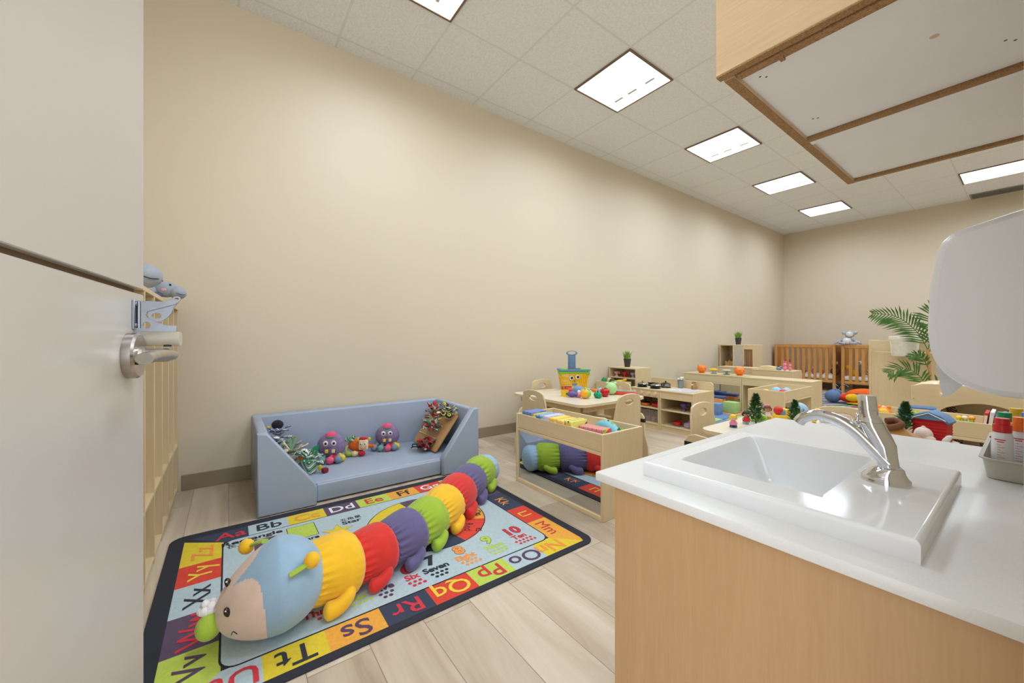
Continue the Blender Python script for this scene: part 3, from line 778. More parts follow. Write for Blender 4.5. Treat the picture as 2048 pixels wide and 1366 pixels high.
def hp(ax, a, lift=0.0):
    t = math.acos(ax); tp = 1-0.24*max(0.0, ax+0.15)**1.1; pr = math.sin(t)**0.82*tp
    return hc + Vector((0, 0, -0.135*(1-tp))) + hd*(ax*0.152) + hs*(pr*(0.150+lift)*math.cos(a)) + hu*(pr*(0.150+lift)*math.sin(a)) - CA
sgn = 1 if hs.x > 0 else -1
for sd in (1, -1):
    a = PI/2 - sgn*(0.62+sd*0.55)
    e = MB(); p = hp(0.76, a, 0.001); e.sph(p.x, p.y, p.z, 0.012, 0.009, 0.016, rot=(0.3, 0.25*sd, 0)); 
    eo = e.build('eye', mat('eye_brown', (42, 26, 22), rough=0.12), ho)
    e = MB(); pp_ = p+Vector((0.008, -0.004, 0.009)); e.sph(pp_.x, pp_.y, pp_.z, 0.0028); e.build('glint', PL['white'], eo)
nb = hc + hd*0.150 - CA; nb.z = 0.085
e = MB(); e.sph(nb.x+0.005, nb.y-0.018, 0.078, 0.034, 0.034, 0.038, n=24, m=16); e.build('nose', PL['lime'], ho, ang=80)
e = MB()
for _ in range(26):
    v_ = Vector((random.gauss(0, 1), random.gauss(0, 1), random.gauss(0, 1))).normalized()*0.018
    e.sph(nb.x-0.022+v_.x, nb.y-0.020+v_.y, 0.122+v_.z, 0.012, n=8, m=6)
e.build('fluff', PL['white'], ho)
m1 = [hp(0.62, PI/2-sgn*1.95, 0.001), hp(0.68, PI/2-sgn*1.85, 0.001), hp(0.72, PI/2-sgn*2.02, 0.001)]
e = MB(); e.tube(spline(m1, 4), 0.0014, 6); e.build('mouth', PL['black'], ho)
# antennae: green strips with yellow bobbles lying on the hood
for pts, bob in (([hp(-0.30, PI/2-sgn*1.02, 0.002), hp(-0.44, PI/2-sgn*0.98, 0.012), hp(-0.60, PI/2-sgn*0.92, 0.026)], hp(-0.72, PI/2-sgn*0.86, 0.045)),
                 ([hp(0.10, PI/2+sgn*0.45, 0.002), hp(0.22, PI/2+sgn*0.62, 0.020), hp(0.36, PI/2+sgn*0.74, 0.040)], hp(0.46, PI/2+sgn*0.80, 0.062))):
    e = MB(); e.tube(spline(pts, 4), 0.0125, 10, flat=0.55); an = e.build('antenna', PL['lime'], ho, ang=60)
    e = MB()
    vs = []; fs = []
    e.sph(bob.x, bob.y, bob.z, 0.024, 0.024, 0.025, n=24, m=16); e.build('bobble', PL['yellow'], an, ang=80)

# ---------------------------------------------------------------- foam sofa
VIN = mat('blue_grey_vinyl', (160, 172, 191), rough=0.42, var=0.02, scale=6, bump=0.12, bscale=30)
sx0, sx1, sy0, sy1, sh = -3.17, -2.455, 0.122, 1.50, 0.445
sofa = thing('foam_sofa', 'low blue grey vinyl foam sofa against the beige wall', 'sofa', ((sx0+sx1)/2, (sy0+sy1)/2, 0))
sofa_c = Vector(sofa.location)
def sb(name, x0, y0, z0, x1, y1, z1, bev=0.014):
    return MB().box(x0-sofa_c.x, y0-sofa_c.y, z0, x1-sofa_c.x, y1-sofa_c.y, z1, bev, 3).build(name, VIN, sofa, ang=50)
sb('back_cushion', sx0, sy0, 0.004, sx0+0.085, sy1, sh)
sb('side_cushion', sx0+0.08, sy0+0.002, 0.004, sx1-0.045, sy0+0.055, sh)
sb('side_cushion', sx0+0.08, sy1-0.055, 0.004, sx1-0.045, sy1-0.002, sh)
for m_ in (0, 1):
    o2 = [(0.0, 0.0), (0.0, sh), (0.045, sh), (0.275, 0.135), (0.290, 0.105), (0.290, 0.0)]
    if m_ == 0: pts = [(sy0+a-sofa_c.y, z+0.004) for a, z in o2]
    else: pts = [(sy1-a-sofa_c.y, z+0.004) for a, z in reversed(o2)]
    b2 = MB(); b2.plate([pts], 0.062, Tm(sx1-0.031-sofa_c.x, 0, 0) @ YZ, 0.008); b2.build('front_corner', VIN, sofa, ang=60)
sb('seat_cushion', sx0+0.085, sy0+0.056, 0.016, sx1-0.064, sy1-0.056, 0.112, 0.012)
sb('seat_front', sx1-0.066, sy0+0.294, 0.010, sx1-0.030, sy1-0.294, 0.110, 0.008)
SZ = 0.113

# toys on the sofa
TY = {k: mat('toy_'+k, c, rough=0.45, var=0.03, scale=20) for k, c in
      dict(red=(212, 40, 36), orange=(240, 132, 24), yellow=(244, 200, 36), green=(24, 150, 86), lime=(150, 200, 60), teal=(60, 160, 150), blue=(110, 150, 192), navy=(58, 74, 118), purple=(104, 84, 150), lilac=(176, 160, 200), pink=(232, 128, 160), brown=(110, 66, 44), cream=(236, 222, 190), white=(232, 230, 226), black=(28, 28, 30), skin=(196, 140, 104), palegreen=(176, 222, 150), grey=(150, 156, 160), tan=(190, 148, 90), darkgreen=(34, 92, 52), dark=(60, 44, 40), silver=(160, 160, 165), maroon=(126, 30, 44), peach=(240, 200, 160), ltblue=(160, 196, 220)).items()}
PLM = {k: mat('felt_'+k, c, rough=0.9, var=0.12, scale=60, bump=0.3, bscale=400) for k, c in
       dict(purple=(132, 114, 150), orange=(222, 104, 36), red=(200, 34, 52), pink=(226, 90, 130), yellow=(222, 196, 60), green=(30, 134, 80), teal=(110, 152, 150), bluegrey=(120, 138, 156), cream=(230, 208, 160), black=(30, 30, 34), white=(228, 226, 220), lime=(150, 180, 70), navy=(60, 80, 110), brown=(96, 52, 42), grey=(140, 144, 152), pinkl=(230, 170, 190)).items()}
def stripes(name, cols, scale=60, rot=0.6):
    if name in MC: return MC[name]
    m, nt, b = _base(name, 0.85, 0)
    tc = nt.nodes.new('ShaderNodeTexCoord'); mp = nt.nodes.new('ShaderNodeMapping'); mp.inputs['Rotation'].default_value = (0.4, rot, rot)
    wv = nt.nodes.new('ShaderNodeTexWave'); wv.inputs['Scale'].default_value = scale; wv.inputs['Distortion'].default_value = 2.0
    r = nt.nodes.new('ShaderNodeValToRGB'); r.color_ramp.interpolation = 'CONSTANT'
    n = len(cols)
    for i, c in enumerate(cols):
        if i < 2: e = r.color_ramp.elements[i]
        else: e = r.color_ramp.elements.new(i/n)
        e.position = i/n; e.color = (*lin(c), 1)
    L = nt.links.new
    L(tc.outputs['Object'], mp.inputs['Vector']); L(mp.outputs['Vector'], wv.inputs['Vector']); L(wv.outputs['Fac'], r.inputs['Fac']); L(r.outputs['Color'], b.inputs['Base Color'])
    MC[name] = m
    return m
STR_G = stripes('cloth_green_stripe', [(36, 130, 78), (220, 224, 216), (44, 150, 96), (30, 60, 60), (230, 230, 224)], 11)
STR_M = stripes('cloth_mixed_stripe', [(190, 40, 50), (40, 60, 90), (226, 200, 60), (30, 120, 80), (230, 228, 220), (32, 30, 36)], 8)
STR_B = stripes('cloth_blue_stripe', [(70, 84, 112), (200, 206, 214), (90, 110, 140), (224, 226, 228)], 12)
def octopus(loc, rz, label):
    t = thing('octopus_plush', label, 'soft toy', loc, rz, group='purple octopus toys on the sofa')
    b = MB(); b.sph(0, 0.02, 0.088, 0.078, 0.050, 0.074, n=28, m=20); bo = b.build('body', PLM['purple'], t, ang=80)
    b = MB(); b.lathe([(0.034, 0.136), (0.036, 0.142), (0.031, 0.158), (0.017, 0.170), (0.0001, 0.173)], 20, Tm(0, 0.014, 0) @ Matrix.Diagonal((1, 0.85, 1, 1))); ho2 = b.build('hat', PLM['pink'], t, ang=60)
    b = MB(); b.lathe([(0.036, 0.130), (0.0385, 0.133), (0.0385, 0.142), (0.035, 0.145)], 20, Tm(0, 0.014, 0) @ Matrix.Diagonal((1, 0.85, 1, 1))); b.build('hat_band', PLM['green'], ho2, ang=60)
    for x in (-0.022, 0.022):
        b = MB(); b.sph(x, -0.026, 0.112, 0.0145, 0.005, 0.0155); e = b.build('eye', PLM['white'], bo)
        b = MB(); b.sph(x+0.002, -0.0305, 0.111, 0.0065, 0.003, 0.0075); b.build('pupil', PLM['black'], e)
    b = MB(); b.tube(spline([(-0.010, -0.0315, 0.092), (0, -0.033, 0.086), (0.010, -0.0315, 0.093)], 4), 0.0013, 6); b.build('smile', PLM['black'], bo)
    for x, c in ((-0.014, 'yellow'), (0.022, 'cream')):
        b = MB(); b.box(x-0.009, -0.040, 0.058, x+0.009, -0.034, 0.079, 0.002); b.build('patch', PLM[c], t)
    for k, (x, y, c) in enumerate(((-0.080, -0.030, 'bluegrey'), (-0.036, -0.052, 'teal'), (0.010, -0.058, 'pink'), (0.052, -0.050, 'bluegrey'), (0.030, -0.030, 'red'), (0.064, -0.020, 'yellow'))):
        b = MB(); b.tube([(x*0.75, 0.0, 0.040), (x*0.9, y*0.6, 0.028), (x, y, 0.022)], [0.010, 0.010, 0.012], 10); b.sph(x, y, 0.0215, 0.0225, 0.0215, 0.0215, n=16, m=10)
        b.build('tentacle', PLM[c], t, ang=80)
    return t
o1 = octopus((-2.900, 0.570, SZ), 1.15, 'purple octopus toy with pink hat, at the left on the sofa seat')
again(o1, 'purple octopus toy with pink hat, at the right beside the orange cow', (-2.965, 0.985, SZ), 1.15, scale=(1.14, 1.14, 1.14))
o1.scale = (1.18, 1.18, 1.18)
t = thing('cow_plush', 'orange cow toy with yellow face sitting between the two octopuses', 'soft toy', (-2.935, 0.772, SZ), 1.1)
t.scale = (1.15, 1.15, 1.15)
b = MB(); b.sph(-0.012, 0.012, 0.062, 0.062, 0.036, 0.042, n=24, m=16); b.build('body', PLM['orange'], t, ang=80)
b = MB(); b.box(0.002, -0.044, 0.040, 0.058, -0.016, 0.104, 0.010, 3); ho3 = b.build('face', PLM['cream'], t, ang=60)
b = MB(); b.sph(0.028, -0.026, 0.107, 0.026, 0.014, 0.013); b.build('hair', PLM['red'], ho3, ang=70)
for x in (0.018, 0.042):
    b = MB(); b.sph(x, -0.045, 0.080, 0.009, 0.003, 0.0095); e = b.build('eye', PLM['white'], ho3)
    b = MB(); b.sph(x, -0.0478, 0.080, 0.0035, 0.002, 0.004); b.build('pupil', PLM['black'], e)
for x, sd in ((-0.002, -1), (0.064, 1)):
    b = MB(); b.sph(x, -0.022, 0.104, 0.010, 0.006, 0.012); b.build('ear', PLM['yellow'], ho3)
b = MB(); b.tube(spline([(0.014, -0.0455, 0.058), (0.030, -0.047, 0.050), (0.046, -0.0455, 0.058)], 4), 0.0013, 6); b.build('smile', PLM['red'], ho3)
b = MB(); b.tube([(0.055, -0.01, 0.060), (0.078, -0.015, 0.056), (0.092, -0.018, 0.060)], [0.011, 0.010, 0.011], 10); b.build('arm', PLM['orange'], t)
b = MB(); b.tube(spline([(-0.062, 0.0, 0.066), (-0.078, -0.01, 0.050), (-0.074, -0.016, 0.026), (-0.060, -0.014, 0.030)], 5), 0.005, 8); b.build('tail', PLM['yellow'], t)
for x, c in ((-0.060, 'lime'), (-0.022, 'cream'), (0.020, 'red')):
    b = MB(); b.sph(x, -0.032, 0.018, 0.021, 0.017, 0.017); b.sph(x+0.006, -0.040, 0.020, 0.010, 0.008, 0.008); b.build('foot', PLM[c], t)
b = MB(); b.sph(-0.058, 0.0, 0.100, 0.030, 0.018, 0.020); b.sph(-0.040, -0.010, 0.116, 0.018, 0.012, 0.010); b.build('bow', STR_G, t)

def ruffle(b, c, r, n, seed, thin=0.35):
    rd = random.Random(seed)
    for k in range(n):
        a = 2*PI*k/n+rd.uniform(-0.2, 0.2); el = rd.uniform(-0.4, 1.2)
        d = Vector((math.cos(a)*math.cos(el), math.sin(a)*math.cos(el), math.sin(el)))
        L_ = r*rd.uniform(0.7, 1.1); e = Vector(c)+d*L_
        sd = Vector((-math.sin(a), math.cos(a), rd.uniform(-0.5, 0.5)))
        b.tube(spline([c, Vector(c)+d*L_*0.5+sd*0.008, e+sd*0.01, e+sd*0.03-d*0.01], 4), [0.006]*4+[0.013]*4+[0.016]*4+[0.006], 8, flat=thin)
    return b
# crinkle books and cloth toys heaped inside the left corner
lt = [('folded_cloth_book', (-2.93, 0.265, SZ), STR_B, 'blue striped cloth toy standing highest in the left corner of the sofa', 0.21),
      ('folded_cloth_book', (-2.83, 0.325, SZ), stripes('cloth_pale_stripe', [(196, 186, 150), (226, 224, 214), (150, 110, 90), (110, 140, 110)], 9), 'pale striped cloth toy in the middle of the left heap', 0.13),
      ('folded_cloth_book', (-2.73, 0.405, SZ), STR_G, 'green and white striped cloth toy with a green leaf in the left heap', 0.08)]
for nm, loc, mt, lb, hh in lt:
    t = thing('cloth_toy', lb, 'soft toy', loc, 0.4, group='cloth toys heaped in the left sofa corner')
    b = MB()
    b.box(-0.05, -0.03, 0.001, 0.05, 0.03, hh*0.8+0.02, 0.012, 2); b.build('pages', mt, t, ang=50)
    b = MB(); ruffle(b, (0, 0, hh), 0.085, 16, int(hh*100), 0.3); b.build('ruffle', mt, t, ang=60)
    if hh == 0.21:
        b = MB(); b.sph(0.0, -0.01, 0.290, 0.040, 0.032, 0.030); b.build('ear', PLM['black'], t, ang=80)
        b = MB(); b.sph(-0.03, -0.05, 0.275, 0.014, 0.012, 0.012); b.build('tag', PLM['yellow'], t)
    if hh == 0.08:
        b = MB(); b.plate([[(0, 0), (0.03, 0.012), (0.05, 0.05), (0.055, 0.085), (0.02, 0.07), (-0.005, 0.035)]], 0.008, Tm(0, 0.01, 0.085, rz=1.2) @ XZ, 0.002); b.build('leaf', PLM['green'], t)
        b = MB(); b.sph(0.055, 0.045, 0.03, 0.016, 0.014, 0.018); b.build('yellow_tip', PLM['yellow'], t)
        b = MB(); b.box(0.07, 0.04, 0.002, 0.105, 0.075, 0.030, 0.006); b.build('red_tip', mat('felt_maroon', (130, 30, 44), rough=0.9), t)
        b = MB(); b.sph(-0.02, -0.035, 0.10, 0.018, 0.014, 0.014); b.build('nose', PLM['orange'], t)
# board with cloth toys at the right
t = thing('wooden_board', 'tan wooden board leaning in the right corner of the sofa', 'board', (-2.84, 1.232, SZ), 0)
b = MB(); b.plate([rrect(-0.21, 0.0, 0.21, 0.320, 0.02)], 0.012, Tm(0, 0.0, 0.008, rx=-0.65) @ XZ, 0.002); b.build('board', mat('tan_board', (196, 150, 98), rough=0.5), t)
b = MB()
for z in (0.075, 0.16): b.tube([(-0.19, -0.012+z*0.76, z+0.008), (0.10, -0.012+z*0.76, z+0.008)], 0.004, 8)
b.build('cord', PLM['cream'], t)
for (x, y, z, mt, lb, r, seed) in ((-2.90, 1.355, 0.25, STR_M, 'red yellow and green ribbon toy hung at the top of the board', 0.085, 3), (-2.71, 1.375, 0.265, stripes('cloth_dark_stripe', [(32, 40, 40), (226, 200, 60), (40, 130, 90), (230, 228, 222)], 8), 'dark green and yellow ribbon toy at the front of the board', 0.085, 5),
                                   (-2.80, 1.275, 0.165, stripes('cloth_orange_stripe', [(200, 70, 40), (40, 60, 100), (230, 226, 214), (30, 120, 90)], 8), 'blue and orange cloth toy halfway down the board', 0.075, 8),
                                   (-2.745, 1.215, 0.042, stripes('cloth_red_stripe', [(176, 36, 48), (40, 30, 34), (190, 60, 60), (24, 110, 84)], 7), 'red cloth beetle toy lying at the foot of the board', 0.08, 12)):
    t = thing('ribbon_toy', lb, 'soft toy', (x, y, SZ+z-0.03), 0, group='ribbon toys at the right of the sofa')
    b = MB(); b.sph(0, 0, 0.02, 0.05, 0.030, 0.030, n=16, m=12); b.build('body', mt, t)
    b = MB(); ruffle(b, (0, -0.008, 0.025), r, 20, seed, 0.3); b.build('ribbons', mt, t, ang=60)
    if seed == 12:
        b = MB(); b.sph(-0.02, -0.04, 0.025, 0.020, 0.016, 0.018); b.build('head', PLM['brown'], t)
        b = MB(); b.sph(0.050, -0.035, 0.02, 0.012, 0.010, 0.012); b.sph(0.056, -0.043, 0.022, 0.005); b.build('eye', PLM['white'], t)
        b = MB(); b.tube(spline([(-0.02, -0.05, 0.03), (-0.07, -0.08, 0.035), (-0.10, -0.075, 0.006)], 5), 0.004, 8); b.tube(spline([(-0.01, -0.05, 0.02), (-0.05, -0.085, 0.02), (-0.085, -0.09, 0.004)], 5), 0.004, 8); b.build('loop', PLM['black'], t)

# ---------------------------------------------------------------- cubby lockers
t = thing('cubby_unit', 'tall maple cubby unit with narrow upright bays behind the open door', 'cubby', (-3.185, -0.255, 0))
CW, CD = 1.95, 0.38
xs = [0.0]
fronts = [-3.170, -2.937, -2.700, -2.463, -2.226, -1.989, -1.752, -1.515, -1.278]
b = MB(); b.box(0, -CD, 1.140, CW, 0.0, 1.160, 0.002); b.build('top', MAPLE, t)
b = MB(); b.box(0.015, -CD, 0.0, CW-0.015, -CD+0.008, 1.14); b.build('back_panel', MAPLEV, t, smooth=False)
for z, nm in ((0.018, 'bottom'), (0.292, 'shelf')):
    b = MB(); b.box(0.012, -CD+0.008, z, CW-0.012, -0.002, z+0.014, 0.001); b.build(nm, MAPLE, t)
for x in fronts:
    b = MB(); b.box(x+3.170, -CD+0.008, 0.0, x+3.170+0.013, 0.0, 1.14, 0.001); b.build('divider', MAPLEV, t)
b = MB(); b.box(0.012, -0.03, 0.0, CW-0.012, -0.02, 0.018); b.build('plinth', MAPLE, t, smooth=False)
GP = mat('plush_grey', (166, 172, 184), rough=0.9, var=0.05, bump=0.3, bscale=300)
def hippo(loc, rz, label, bow):
    t = thing('hippo_plush', label, 'soft toy', loc, rz, group='grey hippo toys on the cubby top')
    b = MB(); b.sph(-0.07, 0, 0.055, 0.075, 0.055, 0.052, n=24, m=16); b.build('body', GP, t, ang=80)
    b = MB(); b.sph(0.02, 0, 0.072, 0.052, 0.044, 0.044, n=24, m=16); b.sph(0.070, 0, 0.056, 0.038, 0.046, 0.036, n=24, m=16); h = b.build('head', GP, t, ang=80)
    for sd in (1, -1):
        b = MB(); b.sph(-0.005, sd*0.032, 0.110, 0.012, 0.010, 0.014); b.build('ear', GP, h)
        b = MB(); b.sph(0.045, sd*0.034, 0.094, 0.005, 0.004, 0.006); b.build('eye', PLM['black'], h)
        b = MB(); b.sph(0.020, sd*0.0425, 0.066, 0.011, 0.003, 0.008); b.build('cheek', PLM['pinkl'], h)
        b = MB(); b.tube(spline([(0.072, sd*0.045, 0.050), (0.090, sd*0.040, 0.044), (0.104, sd*0.022, 0.046)], 4), 0.0014, 6); b.build('mouth', PLM['black'], h)
        b = MB(); b.sph(-0.02, sd*0.045, 0.018, 0.026, 0.018, 0.018); b.build('foot', GP, t)
    b = MB(); b.sph(-0.010, -0.042, 0.030, 0.024, 0.014, 0.020); b.build('bow', mat('felt_'+bow, (236, 190, 30) if bow == 'sun' else (80, 90, 140), rough=0.9), t)
    return t
h1 = hippo((-2.38, -0.405, 1.1605), PI/2-0.1, 'grey hippo toy with yellow bow, half hidden by the door edge', 'sun'); h1.scale = (1.5, 1.5, 1.5)
hippo((-2.82, -0.297, 1.1605), PI/2-0.1, 'grey hippo toy further along the cubby top, nearer the beige wall', 'violet')
# ---------------------------------------------------------------- mirror and trough units
MIRROR = mat('mirror_glass', (206, 210, 214), rough=0.015, metal=1.0, var=0.0)
GREYW = mat('grey_board', (168, 160, 146), rough=0.55, var=0.03)
def trough(label, loc, rz, w=0.755, d=0.345, h=0.457, mirror=True, back_mirror=False, name='mirror_trough', cat_='shelf'):
    """front is local -y; open box on top, mirror below"""
    t = thing(name, label, cat_, loc, rz)
    for x in (0, w-0.016):
        MB().box(x, 0, 0, x+0.016, d, h, 0.002).build('side_panel', MAPLEV, t)
    MB().box(0.016, 0.004, h-0.092, w-0.016, 0.018, h, 0.0015).build('front_band', MAPLE, t)
    MB().box(0.016, d-0.018, h-0.092, w-0.016, d-0.004, h, 0.0015).build('back_band', MAPLE, t)
    MB().box(0.016, 0.018, h-0.105, w-0.016, d-0.018, h-0.094).build('trough_floor', MAPLE, t, smooth=False)
    for e9 in ((0.001, 0.001, 0.015, d-0.001), (w-0.015, 0.001, w-0.001, d-0.001), (0.016, 0.005, w-0.016, 0.017), (0.016, d-0.017, w-0.016, d-0.005)): MB().box(e9[0], e9[1], h-0.0005, e9[2], e9[3], h+0.0014).build('edge_band', MAPLE_EDGE, t, smooth=False)
    MB().box(0.016, 0.002, h-0.112, w-0.016, 0.020, h-0.094, 0.0015).build('upper_rail', MAPLE_EDGE, t)
    MB().box(0.016, 0.002, 0.0, w-0.016, 0.020, 0.024, 0.0015).build('lower_rail', MAPLE_EDGE, t)
    if mirror:
        MB().box(0.016, 0.012, 0.024, w-0.016, 0.015, h-0.112).build('mirror', MIRROR, t, smooth=False)
        MB().box(0.016, 0.0155, 0.024, w-0.016, 0.022, h-0.112).build('mirror_backing', GREYW, t, smooth=False)
    return t
E_ = None
trough('low maple trough on the floor with a mirror front reflecting the caterpillar', (-2.092, 1.572, 0), 0)
# books and toys in it
def book(loc, rz, w, d, h, cols, label, tilt=0):
    t = thing('soft_block_book', label, 'book', loc, rot=(0, tilt, rz), group='bright block books in the mirror trough')
    m = stripes('book_'+'_'.join(str(c[0]) for c in cols), cols, 11, 0.2)
    MB().box(-w/2, -d/2, 0, w/2, d/2, h, 0.004, 2).build('cover', m, t)
    MB().box(-w/2+0.008, -d/2-0.0008, 0.010, w/2-0.008, -d/2+0.002, h-0.010).build('label_panel', mat('label_%d' % cols[0][0], cols[-1], rough=0.6, var=0.2, scale=140), t, smooth=False)
    return t
BZ = 0.3635
bk = [(-2.000, 1.660, 0.10, 0.15, 0.094, [(106, 140, 190), (150, 120, 170), (120, 160, 210), (90, 120, 170)], 'blue block book at the left end of the trough row'),
      (-1.925, 1.652, 0.035, 0.14, 0.090, [(232, 120, 70), (240, 200, 60), (120, 180, 90), (200, 220, 110)], 'orange and yellow striped block book beside the blue one'),
      (-1.868, 1.650, 0.060, 0.15, 0.094, [(150, 190, 220), (90, 150, 110), (210, 224, 236), (70, 120, 180)], 'pale blue and green block book in the trough row'),
      (-1.806, 1.655, 0.055, 0.16, 0.096, [(186, 190, 226), (230, 180, 210), (160, 200, 236), (210, 214, 240)], 'lilac and pale blue block book in the trough row'),
      (-1.744, 1.650, 0.060, 0.15, 0.094, [(240, 220, 90), (244, 160, 110), (236, 230, 130), (240, 200, 80)], 'yellow block book with a peach edge in the trough row'),
      (-1.676, 1.650, 0.066, 0.15, 0.092, [(242, 224, 96), (238, 150, 150), (246, 230, 120), (240, 190, 90)], 'yellow block book with a pink corner in the trough row'),
      (-1.606, 1.650, 0.060, 0.15, 0.100, [(240, 232, 120), (236, 226, 110), (244, 238, 150), (90, 60, 50)], 'tall yellow block book at the right end of the row')]
for x, y, w_, d_, h_2, cs, lb in bk: book((x, y, BZ), 0.06, w_-0.004, d_-0.01, h_2+0.022, cs, lb)
t = thing('plastic_tray', 'lime green tray under the pink striped block book', 'tray', (-1.455, 1.665, BZ), 0.1)
MB().box(-0.085, -0.05, 0, 0.085, 0.05, 0.058, 0.008, 2).build('tray_body', TY['lime'], t)
t = book((-1.485, 1.675, BZ+0.0585), 0.12, 0.17, 0.085, 0.040, [(228, 84, 110), (240, 150, 60), (244, 220, 70), (120, 190, 90), (90, 150, 200), (236, 120, 170)], 'pink rainbow striped block book lying on the lime tray')
t['group'] = 'flat books'
t = thing('dinosaur_toy', 'pale blue dinosaur toy lying in the right end of the trough', 'toy', (-1.490, 1.800, BZ), -0.12)
b = MB(); b.tube(spline([(-0.12, 0, 0.045), (-0.07, 0, 0.065), (0.0, 0, 0.075), (0.06, 0.0, 0.055), (0.09, -0.005, 0.045)], 5), [0.008, 0.014, 0.019, 0.024, 0.029, 0.034, 0.037, 0.040, 0.041, 0.041, 0.041, 0.040, 0.038, 0.036, 0.034, 0.032, 0.030, 0.028, 0.026, 0.022, 0.014], 14); b.build('body', TY['teal'] if False else mat('toy_aqua', (120, 190, 206), rough=0.45, var=0.04), t, ang=70)
b = MB(); b.sph(0.115, -0.02, 0.050, 0.042, 0.034, 0.034); b.build('head', MC['toy_aqua'], t, ang=70)
for k, (x, z) in enumerate(((-0.06, 0.095), (-0.03, 0.108), (0.0, 0.112), (0.03, 0.108), (0.085, 0.082), (0.11, 0.086), (0.135, 0.076))):
    b = MB(); b.lathe([(0.011, 0), (0.008, 0.010), (0.0001, 0.020)], 8, Tm(x, 0, z-0.008)); b.build('spike', TY['lime' if k % 2 else 'darkgreen'], t)

# ---------------------------------------------------------------- tables
TOPM = mat('cream_laminate', (226, 214, 190), rough=0.3, var=0.02, scale=8)
def table(label, x0, y0, x1, y1, r=0.07):
    cx, cy = (x0+x1)/2, (y0+y1)/2
    t = thing('play_table', label, 'table', (cx, cy, 0), group='low children tables')
    a, b_ = (x1-x0)/2, (y1-y0)/2
    MB().plate([rrect(-a, -b_, a, b_, r)], 0.006, Tm(0, 0, 0.454), 0.001).build('tabletop', TOPM, t)
    MB().plate([rrect(-a, -b_, a, b_, r)], 0.016, Tm(0, 0, 0.4425), 0.0015).build('top_core', MAPLE_EDGE, t)
    for x0_, y0_, x1_, y1_ in ((-a+0.08, -b_+0.05, a-0.08, -b_+0.068), (-a+0.08, b_-0.068, a-0.08, b_-0.05), (-a+0.05, -b_+0.08, -a+0.068, b_-0.08), (a-0.068, -b_+0.08, a-0.05, b_-0.08)):
        MB().box(x0_, y0_, 0.386, x1_, y1_, 0.434).build('apron', MAPLE, t, smooth=False)
    for sx_ in (-1, 1):
        for sy_ in (-1, 1):
            x, y = sx_*(a-0.12), sy_*(b_-0.12)
            MB().box(x-0.024, y-0.024, 0, x+0.024, y+0.024, 0.434, 0.005, 2).build('leg', MAPLEV, t)
    return t
table('low maple play table covered with toy fruit, by the beige wall', -2.93, 2.15, -2.03, 2.97)
table('low maple play table with toy figures, right behind the sink counter', -1.125, 2.125, -0.215, 2.90)

# ---------------------------------------------------------------- toddler chairs
STRAP = mat('black_strap', (28, 26, 25), rough=0.8)
def chair():
    t = thing('toddler_chair', '', 'chair', group='wooden toddler chairs with arms')
    bo = [(-0.165, 0.165), (-0.160, 0.34), (-0.142, 0.475)] + [(-0.128+0.014*0, 0.505)] + [(0.128*math.cos(PI-PI*k/14), 0.515+0.035*math.sin(PI*k/14)) for k in range(1, 14)] + [(0.128, 0.505), (0.142, 0.475), (0.160, 0.34), (0.165, 0.165)]
    hl = list(reversed(ell(0, 0.487, 0.050, 0.021, 24)))
    MB().plate([list(reversed(bo)), hl], 0.015, Tm(0, 0.0, 0, rx=0.10) @ Matrix.Translation((0, 0.03, 0)) @ XZ, 0.004).build('backrest', MAPLEV, t, ang=50)
    MB().box(-0.197, 0.01, 0.185, 0.197, 0.30, 0.200, 0.003).build('seat', MAPLE, t)
    sp_ = [(-0.055, 0.0), (-0.050, 0.12), (-0.020, 0.215), (-0.014, 0.30), (-0.012, 0.345), (0.008, 0.370), (0.045, 0.382), (0.16, 0.372), (0.28, 0.348), (0.305, 0.325), (0.31, 0.20), (0.345, 0.10), (0.35, 0.0), (0.285, 0.0), (0.262, 0.085), (0.22, 0.115), (0.08, 0.115), (0.035, 0.085), (0.015, 0.0)]
    for sx_ in (-1, 1):
        s_ = MB().plate([list(reversed(sp_))], 0.016, Tm(sx_*0.205, 0, 0) @ YZ, 0.003).build('side_panel', MAPLEV, t, ang=45)
        b = MB(); b.box(sx_*0.205-0.0105, -0.0180, 0.305, sx_*0.205+0.0105, 0.115, 0.332); b.build('strap', STRAP, s_, smooth=False)
        b = MB(); b.lathe([(0.006, 0), (0.006, 0.002), (0, 0.003)], 10, Tm(sx_*0.213, 0.16, 0.345, ry=sx_*PI/2)); b.build('bolt', NICKEL, s_)
    return t
c0 = chair()
chairs = [(-2.412, 2.01, 0, 'toddler chair in front of the fruit table, right behind the mirror trough'),
          (-1.840, 2.435, PI/2+0.0, 'toddler chair with black straps at the right end of the fruit table'),
          (-3.00, 2.60, -PI/2, 'toddler chair squeezed between the fruit table and the beige wall'),
          (-2.42, 3.07, PI, 'toddler chair on the far side of the fruit table, below the little shelf'),
          (-1.270, 2.487, -PI/2, 'toddler chair at the left end of the table behind the counter'),
          (-0.690, 2.985, PI, 'toddler chair whose back rises behind the tap'),
          (-0.115, 2.50, PI/2, 'toddler chair whose rounded back peeks over the counter by the bottle tray')]
for i, (x, y, r_, lb) in enumerate(chairs):
    if i == 0: c0.location = (x, y, 0); c0.rotation_euler = (0, 0, r_); c0['label'] = lb
    else: again(c0, lb, (x, y, 0), r_)

